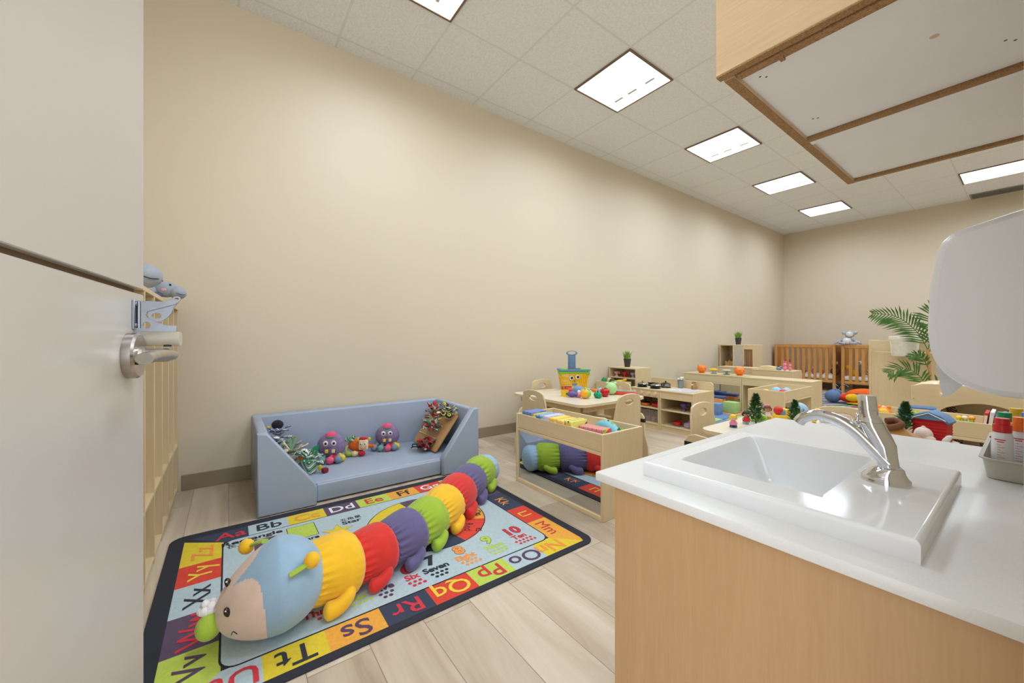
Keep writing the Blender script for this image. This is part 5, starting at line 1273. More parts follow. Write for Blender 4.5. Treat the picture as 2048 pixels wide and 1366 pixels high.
def simple(name, label, cat_, loc, parts, rz=0, group=None):
    """parts: (part name, material, list of ellipsoids) ; the first is the body"""
    t = thing(name, label, cat_, loc, rz, group=group)
    for pn, m_, els in parts:
        b = MB()
        for e in els: b.sph(*e[:6], rot=e[6] if len(e) > 6 else (0, 0, 0), n=16, m=10)
        b.build(pn, m_, t, ang=80)
    return t
LEAF = TY['darkgreen']
t = thing('pencil_cup', 'yellow toy cup holding an orange pencil near the table edge', 'cup', (-2.470, 2.400, TZ))
MB().lathe([(0.032, 0), (0.034, 0.055), (0.031, 0.055), (0.029, 0.003), (0, 0.003)], 20).build('cup_body', TY['yellow'], t)
b = MB(); b.tube([(0.0, 0.0, 0.005), (-0.012, -0.008, 0.095)], 0.0045, 8); b.lathe([(0.0045, 0), (0.0001, 0.018)], 8, Tm(-0.012, -0.008, 0.095)); b.build('pencil', mat('toy_salmon', (232, 120, 80), rough=0.5), t)
t = thing('toy_radio', 'brown toy box with a dark stripe beside the yellow basket', 'toy', (-2.615, 2.560, TZ), 0.95)
MB().box(-0.045, -0.02, 0, 0.045, 0.02, 0.062, 0.004, 2).build('box_body', mat('toy_redbrown', (150, 70, 44), rough=0.5), t)
b = MB(); b.tube([(-0.025, -0.021, 0.018), (0.025, -0.021, 0.045)], 0.004, 6); b.tube([(-0.03, -0.021, 0.03), (-0.005, -0.021, 0.048)], 0.003, 6); b.build('stripe', TY['dark'], t)
simple('toy_tomato', 'red toy tomato lying in front of the basket', 'toy fruit', (-2.570, 2.540, TZ), [('fruit_body', TY['red'], [(0, 0, 0.030, 0.042, 0.036, 0.030)]), ('stem', LEAF, [(0, 0, 0.060, 0.008, 0.008, 0.006)])])
simple('toy_eggplant', 'purple toy eggplant at the near edge of the fruit heap', 'toy fruit', (-2.385, 2.400, TZ), [('fruit_body', TY['purple'], [(0, 0, 0.026, 0.042, 0.026, 0.026), (0.035, 0, 0.024, 0.026, 0.02, 0.020)]), ('stem', LEAF, [(-0.044, 0, 0.028, 0.008, 0.008, 0.008)])], rz=0.7)
simple('elephant_toy', 'pale blue toy elephant in the middle of the fruit heap', 'toy', (-2.425, 2.520, TZ), [('body', TY['blue'], [(0, 0, 0.044, 0.055, 0.040, 0.044)]), ('head', TY['blue'], [(0.045, -0.01, 0.040, 0.030, 0.028, 0.028)]), ('ear', TY['ltblue'], [(0.040, -0.035, 0.045, 0.020, 0.006, 0.020)]), ('trunk', TY['blue'], [(0.070, -0.012, 0.022, 0.010, 0.010, 0.022)])], rz=0.6)
simple('toy_onion', 'pink and white toy onion beside the orange', 'toy fruit', (-2.345, 2.445, TZ), [('fruit_body', TY['pink'], [(0, 0, 0.022, 0.028, 0.026, 0.022)]), ('top', TY['white'], [(0, 0, 0.048, 0.016, 0.015, 0.014)])])
simple('toy_orange', 'orange toy fruit nearest the table corner', 'toy fruit', (-2.265, 2.435, TZ), [('fruit_body', mat('toy_mango', (246, 172, 30), rough=0.4), [(0, 0, 0.040, 0.042, 0.040, 0.040)]), ('side_band', TY['lime'], [(0.016, 0.012, 0.040, 0.033, 0.031, 0.034)]), ('stem', LEAF, [(0, 0, 0.080, 0.006, 0.006, 0.004)])])
simple('toy_pepper', 'teal green toy pepper between the orange and the apple', 'toy fruit', (-2.220, 2.545, TZ), [('fruit_body', mat('toy_teal_green', (0, 150, 110), rough=0.35), [(-0.014, 0, 0.026, 0.024, 0.024, 0.028), (0.016, 0, 0.026, 0.024, 0.024, 0.028), (0, 0.014, 0.026, 0.024, 0.02, 0.028)]), ('stem', TY['darkgreen'], [(0, 0, 0.058, 0.006, 0.006, 0.008)])])
t = thing('toy_apple', 'shiny red toy apple on the play table', 'toy fruit', (-2.240, 2.660, TZ))
b = MB(); b.lathe([(0.0001, 0.004), (0.018, 0.0), (0.034, 0.014), (0.042, 0.038), (0.040, 0.056), (0.026, 0.070), (0.010, 0.068), (0.0001, 0.062)], 24); b.build('fruit_body', mat('toy_applered', (196, 14, 20), rough=0.25), t, ang=80)
b = MB(); b.tube([(0, 0, 0.064), (0.004, 0, 0.080)], 0.003, 8); b.build('stem', TY['brown'], t)
b = MB(); b.sph(0.014, 0, 0.076, 0.013, 0.006, 0.003); b.build('leaf', TY['green'], t)
simple('frog_toy', 'pale green round toy frog behind the red apple', 'toy', (-2.285, 2.800, TZ), [('body', TY['palegreen'], [(0, 0, 0.056, 0.054, 0.050, 0.056)]), ('ear', TY['palegreen'], [(-0.036, 0, 0.102, 0.016, 0.012, 0.014)]), ('ear', TY['palegreen'], [(0.036, 0, 0.102, 0.016, 0.012, 0.014)])], rz=0.9)
simple('toy_roll', 'pale pink toy bread roll left of the red tray', 'toy food', (-2.335, 2.890, TZ), [('roll_body', mat('toy_bun', (226, 176, 150), rough=0.6), [(0, 0, 0.022, 0.034, 0.028, 0.022)]), ('seed_spot', TY['cream'], [(0, 0, 0.040, 0.012, 0.010, 0.006)])])
t = thing('red_tray', 'red orange toy tray near the right end of the fruit table', 'toy tray', (-2.215, 2.905, TZ), 0.55)
MB().plate([rrect(-0.11, -0.045, 0.11, 0.045, 0.02)], 0.026, Tm(0, 0, 0.013), 0.004).build('tray_body', mat('toy_vermilion', (226, 72, 34), rough=0.4), t)
MB().plate([rrect(-0.09, -0.03, 0.09, 0.03, 0.015)], 0.008, Tm(0, 0, 0.030), 0.002).build('tray_inset', TY['grey'], t)
t = thing('teal_plate', 'pale teal toy plate at the right edge of the fruit table', 'toy plate', (-2.085, 2.870, TZ)); MB().lathe([(0.0001, 0), (0.026, 0), (0.044, 0.012), (0.042, 0.013), (0.0001, 0.004)], 24).build('plate_body', mat('toy_paleteal', (150, 210, 206), rough=0.4), t)
simple('toy_carrot', 'orange toy vegetable at the back of the fruit heap', 'toy fruit', (-2.500, 2.820, TZ), [('fruit_body', TY['orange'], [(0, 0, 0.016, 0.045, 0.016, 0.016)]), ('stem', LEAF, [(-0.046, 0, 0.018, 0.01, 0.008, 0.006)])])
simple('toy_grapes', 'blue and white toy cluster behind the teal pepper', 'toy fruit', (-2.395, 2.760, TZ), [('cluster', TY['ltblue'], [(0, 0, 0.018, 0.02, 0.02, 0.018), (0.025, 0, 0.018, 0.02, 0.02, 0.018), (0.012, 0, 0.040, 0.02, 0.02, 0.018)]), ('stem', LEAF, [(0.012, 0, 0.060, 0.004, 0.004, 0.006)])])
simple('toy_lime', 'yellow green toy fruit between basket and orange', 'toy fruit', (-2.490, 2.680, TZ), [('fruit_body', TY['lime'], [(0, 0, 0.026, 0.044, 0.030, 0.026)]), ('tip', TY['teal'], [(0.04, 0, 0.028, 0.018, 0.014, 0.014)])])

# ---------------------------------------------------------------- toys on the table behind the counter
def person_figure(loc, rz, hair, top_, legs, skin, label, s=1.0, bow=None):
    t = thing('toy_figure', label, 'toy figure', loc, rz, group='chunky toy people')
    b = MB(); b.lathe([(0.0001, 0), (0.013*s, 0), (0.014*s, 0.006*s), (0.011*s, 0.022*s), (0.0001, 0.022*s)], 14, Tm(-0.010*s, 0, 0)); b.build('leg', legs, t)
    b = MB(); b.lathe([(0.0001, 0), (0.013*s, 0), (0.014*s, 0.006*s), (0.011*s, 0.022*s), (0.0001, 0.022*s)], 14, Tm(0.012*s, 0, 0)); b.build('leg', legs, t)
    b = MB(); b.lathe([(0.0001, 0.018*s), (0.024*s, 0.020*s), (0.022*s, 0.030*s), (0.014*s, 0.050*s), (0.0001, 0.054*s)], 16); b.build('torso', top_, t)
    for sd in (-1, 1):
        b = MB(); b.tube([(sd*0.013*s, 0, 0.046*s), (sd*0.023*s, -0.006*s, 0.036*s), (sd*0.022*s, -0.012*s, 0.030*s)], 0.005*s, 8); b.build('arm', skin, t)
    b = MB(); b.sph(0, 0, 0.068*s, 0.020*s, 0.019*s, 0.020*s); h = b.build('head', skin, t)
    b = MB(); b.sph(0, 0.003*s, 0.075*s, 0.0225*s, 0.021*s, 0.018*s); b.sph(-0.018*s, 0.004*s, 0.066*s, 0.010*s, 0.010*s, 0.013*s); b.sph(0.018*s, 0.004*s, 0.066*s, 0.010*s, 0.010*s, 0.013*s); b.build('hair', hair, h)
    for sd in (-1, 1): b = MB(); b.sph(sd*0.007*s, -0.0185*s, 0.067*s, 0.0022*s); b.build('eye', TY['black'], h)
    if bow is not None: b = MB(); b.sph(-0.012*s, -0.004*s, 0.092*s, 0.010*s, 0.006*s, 0.007*s); b.sph(0.006*s, -0.004*s, 0.093*s, 0.010*s, 0.006*s, 0.007*s); b.build('bow', bow, h)
    return t
SK = TY['skin']; PS = mat('skin_pale', (240, 196, 170), rough=0.5)
person_figure((-1.02, 2.315, TZ), 0.6, TY['yellow'], TY['pink'], TY['navy'], PS, 'toy girl with yellow hair and pink top near the table tip', 0.80)
person_figure((-1.015, 2.470, TZ), 0.6, TY['black'], TY['red'], TY['ltblue'], SK, 'toy boy with black hair, red top and blue trousers', 0.84)
person_figure((-1.000, 2.735, TZ), 0.6, TY['brown'], mat('toy_white_dress', (226, 214, 206), rough=0.5), TY['yellow'], SK, 'brown-haired toy figure with a pink bow beside the yellow van', 0.92, bow=TY['pink'])
simple('turtle_toy', 'lime green toy turtle with brown window on the table', 'toy', (-0.985, 2.570, TZ), [('shell', TY['lime'], [(0, 0, 0.026, 0.044, 0.034, 0.030)]), ('window', TY['tan'], [(-0.018, -0.022, 0.032, 0.018, 0.014, 0.012)]), ('rim', TY['green'], [(0, 0, 0.008, 0.046, 0.036, 0.008)])], rz=0.6)
t = thing('toy_van', 'yellow toy camper van with red dome on the table', 'toy vehicle', (-0.900, 2.700, TZ), 0.75)
b = MB(); b.box(-0.055, -0.03, 0.012, 0.055, 0.03, 0.048, 0.010, 3); b.box(-0.005, -0.028, 0.040, 0.050, 0.028, 0.085, 0.014, 3); b.build('van_body', TY['yellow'], t, ang=50)
b = MB(); b.sph(-0.032, -0.006, 0.072, 0.026, 0.024, 0.026); b.build('dome', TY['red'], t)
b = MB(); b.sph(-0.012, -0.014, 0.060, 0.020, 0.012, 0.022); b.build('window', TY['blue'], t)
b = MB(); b.sph(0.030, 0, 0.088, 0.022, 0.020, 0.010); b.build('roof_hair', TY['dark'], t)
for x in (-0.032, 0.034):
    for y in (-0.031, 0.031): b = MB(); b.lathe([(0.0001, -0.004), (0.014, -0.004), (0.014, 0.004), (0.0001, 0.004)], 16, Tm(x, y, 0.0145, rx=PI/2)); b.build('wheel', TY['maroon'], t)
b = MB(); b.box(-0.062, -0.034, 0.004, 0.058, 0.034, 0.014, 0.003); b.build('bumper', TY['red'], t)
def fir(loc, label, s, seed, pot=True):
    t = thing('small_fir', label, 'plant', loc, group='miniature artificial fir trees')
    if pot:
        MB().plate([rrect(-0.033*s, -0.033*s, 0.033*s, 0.033*s, 0.006)], 0.04*s, Tm(0, 0, 0.02*s), 0.003).build('pot', TY['white'], t)
    z0 = 0.04*s if pot else 0.0
    b = MB(); b.tube([(0, 0, z0), (0, 0, z0+0.03*s)], 0.006*s, 8); b.build('trunk', TY['brown'], t)
    b = MB(); rd = random.Random(seed); H0 = 0.185*s
    for k in range(700):
        f = rd.random()**0.85; z = z0+0.012*s+f*H0; R = 0.072*s*(math.sin(PI*min(1, f*0.80+0.24))**0.8)*(1-0.45*f)+0.003
        if f > 0.9: R *= 0.4
        a = rd.uniform(0, 2*PI); d = Vector((math.cos(a), math.sin(a), rd.uniform(0.3, 1.1))).normalized(); sd = Vector((-math.sin(a), math.cos(a), 0))*0.0065*s
        p = Vector((math.cos(a), math.sin(a), 0))*R*rd.uniform(0.15, 0.75)+Vector((0, 0, z)); q_ = p+d*0.026*s
        b.add([tuple(p-sd*0.4), tuple(p+d*0.011*s-sd), tuple(q_), tuple(p+d*0.011*s+sd)], [(0, 1, 2, 3)])
    b.build('needles', mat('fir_green', (62, 112, 52), rough=0.7, var=0.45, scale=90), t, smooth=False)
    return t
fir((-0.930, 2.385, TZ), 'small artificial fir in a white pot, standing clear left of the toy van', 0.80, 1)
fir((-0.800, 2.560, TZ), 'small artificial fir between the toy van and the blue toy', 0.66, 2)
fir((-0.395, 2.800, TZ), 'small artificial fir beside the blue-roofed red barn', 0.74, 3)
t = thing('blue_elephant', 'pale blue round toy behind the second little fir', 'toy', (-0.845, 2.775, TZ), 0.5)
b = MB(); b.sph(0, 0, 0.060, 0.050, 0.045, 0.060); b.build('body', TY['ltblue'], t, ang=80)
b = MB(); b.sph(-0.020, -0.040, 0.070, 0.010, 0.006, 0.026, (0, 0.5, 0)); b.build('wing', TY['orange'], t)
b = MB(); b.sph(0.012, -0.043, 0.062, 0.006, 0.003, 0.030); b.build('stripe', TY['blue'], t)
simple('yellow_block_toy', 'yellow orange toy beside the pale blue round toy', 'toy', (-0.775, 2.845, TZ), [('toy_body', mat('toy_amber', (240, 180, 40), rough=0.45), [(0, 0, 0.045, 0.026, 0.02, 0.045)]), ('base', TY['yellow'], [(0, 0, 0.008, 0.030, 0.026, 0.008)])])
t = thing('folded_cloth', 'white dotted cloth folded on the table behind the spout', 'cloth', (-0.680, 2.760, TZ), 0.2)
b = MB(); b.box(-0.075, -0.05, 0, 0.075, 0.05, 0.030, 0.012, 3); b.box(-0.060, -0.045, 0.028, 0.068, 0.040, 0.052, 0.011, 3); b.build('cloth_body', mat('dotted_cloth', (226, 222, 222), rough=0.9, var=0.10, scale=240), t, ang=60)
t = thing('orange_puzzle_piece', 'flat orange toy piece lying on the table by the spout', 'toy', (-0.560, 2.640, TZ), 0.3); MB().plate([rrect(-0.045, -0.03, 0.045, 0.03, 0.012)], 0.012, Tm(0, 0, 0.006), 0.002).build('piece_body', TY['orange'], t)
# barn
t = thing('toy_barn', 'red corrugated fabric toy barn with floppy blue roof', 'toy house', (-0.305, 2.830, TZ), -0.12)
b = MB()
zz = [0.0, 0.105]; w_, d_ = 0.058, 0.045
n_ = 14; pts = []
prof_ = [(0.003*math.sin(PI*k), 0.105*k/n_) for k in range(n_+1)]
vs = []; fs = []
for k in range(n_+1):
    o_ = 0.0022 if k % 2 else 0
    z = 0.105*k/n_
    vs += [(-w_-o_, -d_-o_, z), (w_+o_, -d_-o_, z), (w_+o_, d_+o_, z), (-w_-o_, d_+o_, z)]
for k in range(n_):
    for i in range(4): fs.append((k*4+i, k*4+(i+1) % 4, (k+1)*4+(i+1) % 4, (k+1)*4+i))
fs += [(3, 2, 1, 0), tuple(n_*4+i for i in range(4))]
b.add(vs, fs); b.build('barn_walls', mat('barn_red', (190, 14, 18), rough=0.7), t, smooth=False)
b = MB(); b.plate([list(reversed([(-0.070, 0.100), (-0.045, 0.128), (0.0, 0.146), (0.045, 0.128), (0.070, 0.100), (0.066, 0.090), (0.050, 0.104), (-0.050, 0.104), (-0.066, 0.090)]))], 0.115, Tm(0, 0, 0) @ XZ, 0.003); b.build('roof', mat('roof_blue', (100, 132, 170), rough=0.75, var=0.08), t, ang=50)
b = MB(); b.tube(spline([(-0.068, -0.055, 0.10), (-0.11, -0.02, 0.128), (-0.10, 0.04, 0.145), (0.0, 0.06, 0.150)], 5), 0.012, 8, flat=0.5); b.build('roof_flap', MC['roof_blue'], t)
b = MB(); b.tube([(-0.058, -0.0585, 0.108), (0.0, -0.060, 0.138), (0.058, -0.0585, 0.108)], 0.0022, 6); b.build('roof_piping', TY['white'], t)
t = thing('brown_blanket', 'brown plush blanket heap on the table right of the tap', 'blanket', (-0.425, 2.635, TZ), 0.1)
t.scale = (1.2, 1.1, 1.55)
b = MB(); rd = random.Random(5)
vs = []; fs = []; nx_, ny_ = 26, 16
for j in range(ny_+1):
    for i in range(nx_+1):
        u, v = i/nx_*2-1, j/ny_*2-1
        rr_ = max(0, 1-(abs(u)**2.4+abs(v)**2.4))
        z = 0.058*math.sqrt(rr_)*(0.62+0.38*math.cos(2.1*u+0.5))+0.005*math.sin(9*u+4*v)*rr_+0.004*rr_
        vs.append((u*0.115*(1-0.12*v*v), v*0.065*(1-0.2*u*u), max(0.001, z)))
for j in range(ny_):
    for i in range(nx_): k = j*(nx_+1)+i; fs.append((k, k+1, k+nx_+2, k+nx_+1))
b.add(vs, fs); b.build('blanket_body', mat('plush_tan', (176, 130, 70), rough=0.9, sheen=0.3, bump=0.3, bscale=300), t, ang=80)
b = MB(); b.tube(spline([(-0.105, -0.012, 0.050), (-0.05, -0.050, 0.042), (0.0, -0.052, 0.047), (0.035, -0.030, 0.058), (0.015, -0.008, 0.066), (-0.012, -0.02, 0.064)], 6), 0.010, 10); b.build('brown_trim', mat('plush_brown', (112, 72, 48), rough=0.9), t)
simple('brown_doll', 'small dark brown doll lying on top of the brown blanket', 'doll', (-0.500, 2.660, TZ+0.080), [('head', mat('plush_darkbrown', (98, 52, 40), rough=0.9), [(0, 0, 0.018, 0.020, 0.018, 0.018)]), ('hair', mat('hair_black', (50, 28, 26), rough=0.9), [(0.004, 0.004, 0.030, 0.022, 0.018, 0.010)]), ('body', TY['yellow'], [(-0.034, -0.004, 0.010, 0.022, 0.016, 0.010)])])
simple('white_sack', 'crumpled white cloth bundle between blanket and barn', 'cloth', (-0.325, 2.740, TZ), [('bundle', mat('cloth_white', (230, 214, 206), rough=0.9), [(0, 0, 0.036, 0.034, 0.028, 0.036), (0.02, -0.01, 0.018, 0.024, 0.02, 0.018)]), ('tie', TY['cream'], [(0, 0, 0.072, 0.008, 0.008, 0.006)])])
simple('white_tag', 'small crumpled white paper at the barn corner', 'paper', (-0.250, 2.745, TZ), [('paper_body', TY['white'], [(0, 0, 0.022, 0.012, 0.008, 0.022, (0, 0.6, 0)), (0.008, 0, 0.036, 0.014, 0.006, 0.010, (0, -0.5, 0))])])

# ---------------------------------------------------------------- long trough, arch divider
t = trough('long maple toy trough behind the counter, its band running to the right edge', (-0.685, 3.60, 0), 0, w=0.70, d=0.38, mirror=False, name='toy_trough')
simple('orange_toy', 'orange and yellow toy head in the left end of the long trough', 'toy', (-0.645, 3.80, 0.3635), [('toy_body', mat('toy_coral', (240, 140, 50), rough=0.45), [(0, 0, 0.058, 0.046, 0.040, 0.055)]), ('cheek', TY['yellow'], [(0.0, -0.026, 0.062, 0.034, 0.022, 0.040)]), ('ear', MC['toy_coral'], [(-0.026, 0, 0.108, 0.014, 0.01, 0.014)]), ('ear', MC['toy_coral'], [(0.024, 0, 0.108, 0.014, 0.01, 0.014)])])
simple('lime_toy', 'lime toy peeking over the trough left of the barn roof', 'toy', (-0.500, 3.82, 0.3635), [('toy_body', TY['lime'], [(0, 0, 0.050, 0.038, 0.03, 0.050)]), ('eye', TY['black'], [(-0.012, -0.028, 0.074, 0.005, 0.004, 0.006)])])
simple('banana_toy', 'pale yellow toy lying in the trough behind the barn roof', 'toy', (-0.395, 3.80, 0.3635), [('toy_body', mat('toy_butter', (240, 214, 120), rough=0.5), [(0, 0, 0.060, 0.070, 0.035, 0.060)]), ('tip', TY['yellow'], [(0.068, 0, 0.06, 0.012, 0.012, 0.012)])])
for k, (x, c, lb) in enumerate(((-0.285, 'yellow', 'yellow toy duck at the left of three in the long trough'), (-0.262, 'cream', 'cream toy duck on a green base in the long trough'), (-0.235, 'orange', 'orange toy duck at the right of three in the long trough'))):
    simple('toy_duck', lb, 'toy', (x, 3.70+0.02*k, 0.3635), [('base', TY['lime'], [(0, 0, 0.055, 0.014, 0.02, 0.050)]), ('duck_body', TY[c] if c != 'orange' else MC['toy_mango'], [(0, 0, 0.102, 0.015, 0.015, 0.014)])], group='toy ducks in the long trough')
# wave topped divider with arched opening
t = thing('arch_divider', 'maple divider with wavy top and arched opening behind the long trough', 'divider', (-0.575, 4.30, 0), 0)
top = [(0.0, 0.0), (0.0, 0.598), (0.06, 0.618)] + [(0.06+0.62*k/12, 0.618+0.02*math.sin(PI*k/8)-0.05*(k/12)) for k in range(1, 13)] + [(0.70, 0.0)]
arch = [(0.155, 0.12), (0.155, 0.43)] + [(0.155+0.40*k/16, 0.44+0.060*math.sin(PI*k/16)) for k in range(1, 16)] + [(0.555, 0.43), (0.555, 0.12)]
b = MB(); b.plate([list(reversed(top)), arch], 0.018, Tm(0, 0, 0) @ XZ, 0.002); b.build('front_panel', MAPLE, t, ang=40)
b = MB(); b.plate([list(reversed(top))], 0.018, Tm(0, 0.40, 0) @ XZ, 0.002); b.build('rear_panel', MAPLE, t, ang=40)
MB().box(0.0, 0.009, 0.0, 0.016, 0.391, 0.590).build('end_panel', MAPLEV, t, smooth=False)
vs = []; fs = []; tp = top[1:-1]
for x, z in tp: vs += [(x, 0.009, z-0.004), (x, 0.391, z-0.004)]
for k in range(len(tp)-1): fs.append((2*k, 2*k+2, 2*k+3, 2*k+1))
for z_ in ():
    pass
b = MB(); b.add(vs, fs); b.build('wavy_top', MAPLE_EDGE, t)
b = MB(); b.lathe([(0.004, 0), (0.004, 0.002), (0, 0.003)], 10, Tm(0.014, -0.009, 0.50, rx=PI/2)); b.build('bolt', NICKEL, t)
t = thing('giraffe_toy', 'dark brown spotted animal toy standing inside the arched opening', 'toy', (-0.285, 4.50, 0))
DKB = stripes('hide_brown', [(60, 40, 28), (200, 170, 120), (50, 34, 26)], 14)
b = MB(); b.sph(0, 0, 0.30, 0.10, 0.06, 0.07); b.build('body', DKB, t, ang=80)
for x in (-0.06, 0.06):
    for y in (-0.035, 0.035): b = MB(); b.tube([(x, y, 0.28), (x*1.1, y, 0.0)], [0.022, 0.014], 8); b.build('leg', DKB, t)
b = MB(); b.tube([(-0.07, 0, 0.32), (-0.10, -0.01, 0.42), (-0.11, -0.02, 0.47)], [0.035, 0.026, 0.022], 10); b.sph(-0.13, -0.02, 0.480, 0.035, 0.020, 0.020); b.build('neck', DKB, t)
# tiny lamp string seen on the divider
BULB = emit('warm_bulb', (255, 214, 170), 14)
for x, z, lb in ((-0.408, 0.560, 'tiny glowing bulb on the face of the arched divider'), (-0.450, 0.628, 'tiny glowing bulb on the top edge of the arched divider')):
    t = thing('fairy_light', lb, 'light', (x, 4.287 if z < 0.6 else 4.31, z), group='fairy lights on the divider')
    b = MB(); b.sph(0, 0, 0, 0.0045); b.build('bulb', BULB, t)
    b = MB(); b.cyl(0, 0, -0.012, -0.004, 0.003); b.build('socket', TY['cream'], t)
# books standing in the right end of the trough
bc = [(200, 60, 44), (232, 236, 240), (150, 120, 180), (110, 160, 210), (240, 170, 60), (230, 120, 100), (236, 220, 110), (120, 190, 160)]
bl = ['red orange', 'white', 'lilac', 'sky blue', 'amber', 'coral', 'pale yellow', 'mint']
for k, c in enumerate(bc):
    t = thing('cloth_book', 'thin %s cloth book standing in the right end of the long trough' % bl[k], 'book', (-0.190+k*0.022, 3.78, 0.3635), rot=(0, 0.10, 0), group='cloth books in the long trough')
    MB().box(-0.008, -0.09, 0, 0.008, 0.09, 0.150+0.010*math.sin(k*2.1), 0.002).build('cover', mat('clothbook_%d' % k, c, rough=0.8, var=0.2, scale=50), t)
    MB().box(-0.006, -0.0915, 0.01, 0.006, -0.088, 0.135).build('pages', mat('book_page', (232, 226, 214), rough=0.9), t, smooth=False)

# ---------------------------------------------------------------- changing cabinet with planter
t = thing('tall_cabinet', 'pale maple cabinet back standing before the cribs, planter hung on it', 'cabinet', (-1.262, 6.60, 0))
MB().box(0.0, 0, 0, 0.022, 0.45, 0.955, 0.003).build('side_panel', MAPLEV, t)
MB().box(1.14, 0, 0, 1.162, 0.45, 0.955, 0.003).build('side_panel', MAPLEV, t)
MB().box(0.022, 0.006, 0.0, 1.14, 0.022, 0.800).build('lower_panel', MAPLEV, t, smooth=False)
MB().box(0.022, 0.002, 0.806, 1.14, 0.018, 0.945, 0.002).build('upper_panel', MAPLE, t)
MB().box(0.022, 0.02, 0.78, 1.14, 0.44, 0.80).build('top_shelf', MAPLE, t, smooth=False)
t = thing('planter', 'white oval planter bucket hooked on the cabinet', 'planter', (-0.925, 6.485, 0.760))
b = MB(); b.lathe([(0.0001, 0.0), (0.100, 0.0), (0.112, 0.012), (0.128, 0.190), (0.136, 0.198), (0.136, 0.232), (0.130, 0.238), (0.122, 0.232), (0.118, 0.20), (0.0001, 0.19)], 32, Matrix.Diagonal((1.0, 0.78, 1, 1))); b.build('pot', mat('planter_white', (246, 243, 232), rough=0.4), t)
b = MB(); b.lathe([(0.115, 0.195), (0.06, 0.206), (0.0001, 0.208)], 24, Matrix.Diagonal((1.0, 0.78, 1, 1))); b.build('soil', mat('soil', (120, 100, 74), rough=1, var=0.3), t)
MB().box(-0.05, 0.095, 0.17, 0.05, 0.108, 0.20).build('hook', WHITEP, t, smooth=False)
# palm
t = thing('palm_plant', 'green parlour palm with arching fronds beside the white planter', 'plant', (-0.705, 6.30, 0))
b = MB(); b.lathe([(0.0001, 0), (0.10, 0), (0.13, 0.26), (0.12, 0.26), (0.0001, 0.23)], 24); b.build('pot', mat('pot_beige', (190, 170, 130), rough=0.6), t)
b = MB(); b.tube(spline([(0, 0, 0.2), (0.01, 0, 0.5), (-0.01, 0, 0.85)], 5), 0.014, 8); b.build('stem', TY['tan'], t)
PG = mat('palm_green', (70, 112, 44), rough=0.5, var=0.3, scale=12)
def frond(pts, ll, n, seed):
    b = MB(); sp_ = spline(pts, 8); b.tube(sp_, 0.004, 6)
    rd = random.Random(seed)
    for k in range(3, n):
        f = k/n; i = min(len(sp_)-2, int(f*(len(sp_)-1))); p = sp_[i]; tn = (sp_[i+1]-sp_[i]).normalized()
        for sd in (-1, 1):
            side = tn.cross(Vector((0.25, 1, 0.1))).normalized()*sd
            d = (side*1.0+tn*0.85+Vector((0, -0.15, 0.0))).normalized()
            L_ = ll*(math.sin(PI*min(1, 0.18+f*0.80))**0.7)*rd.uniform(0.85, 1.1)
            wd = tn*0.0125
            q1 = p+d*L_*0.5+Vector((0, 0, -0.010)); q2 = p+d*L_+Vector((0, 0, -0.045*L_/0.2))
            b.add([tuple(p-wd*0.4), tuple(p+wd*0.4), tuple(q1+wd), tuple(q2), tuple(q1-wd)], [(0, 1, 2, 3, 4)])
    b.build('frond', PG, t, smooth=False)
frond([(-0.01, 0, 0.85), (-0.10, -0.02, 1.06), (-0.26, -0.03, 1.23), (-0.47, -0.03, 1.275)], 0.22, 24, 1)
frond([(-0.01, 0, 0.82), (0.02, 0.02, 1.05), (0.0, 0.03, 1.25), (0.05, 0.03, 1.36)], 0.20, 18, 2)
frond([(-0.01, 0, 0.80), (0.10, 0.0, 1.0), (0.25, 0.0, 1.12), (0.38, 0.0, 1.12)], 0.18, 17, 3)
frond([(0.0, 0, 0.40), (-0.08, -0.02, 0.56), (-0.20, -0.03, 0.63), (-0.34, -0.04, 0.56)], 0.20, 18, 4)
frond([(0.0, 0, 0.62), (-0.04, -0.02, 0.74), (-0.09, -0.02, 0.79), (-0.16, -0.03, 0.76)], 0.10, 16, 5)
frond([(0.0, 0, 0.35), (0.10, -0.02, 0.50), (0.22, -0.03, 0.52), (0.34, -0.04, 0.44)], 0.17, 15, 6)

# ---------------------------------------------------------------- cribs
OAK = wood('crib_oak', (214, 158, 88), (190, 132, 66), axis='Z', bands=8)
def crib(label, x0, x1, y0, y1):
    t = thing('crib', label, 'crib', ((x0+x1)/2, (y0+y1)/2, 0), group='wooden cribs along the back wall')
    a, b_ = (x1-x0)/2, (y1-y0)/2
    for sx_ in (-1, 1):
        for sy_ in (-1, 1): x, y = sx_*(a-0.022), sy_*(b_-0.022); MB().box(x-0.022, y-0.022, 0.0, x+0.022, y+0.022, 0.865, 0.004).build('post', OAK, t)
    for sy_ in (-1, 1):
        y = sy_*(b_-0.022)
        MB().box(-a+0.044, y-0.016, 0.805, a-0.044, y+0.016, 0.862, 0.004).build('top_rail', OAK, t)
        MB().box(-a+0.044, y-0.014, 0.165, a-0.044, y+0.014, 0.215, 0.004).build('bottom_rail', OAK, t)
        n = int(round((2*a-0.09)/0.098))
        for k in range(1, n+1):
            x = -a+0.044+(2*a-0.088)*k/(n+1)
            MB().box(x-0.022, y-0.006, 0.215, x+0.022, y+0.006, 0.805).build('slat', OAK, t, smooth=False)
    for sx_ in (-1, 1):
        x = sx_*(a-0.022)
        MB().box(x-0.014, -b_+0.044, 0.805, x+0.014, b_-0.044, 0.862, 0.004).build('end_rail', OAK, t)
        MB().box(x-0.009, -b_+0.044, 0.18, x+0.009, b_-0.044, 0.805).build('end_panel', OAK, t, smooth=False)
    MB().box(-a+0.03, -b_+0.036, 0.225, a-0.03, b_-0.036, 0.300, 0.02, 2).build('mattress', mat('mattress_white', (232, 230, 226), rough=0.8), t)
    return t
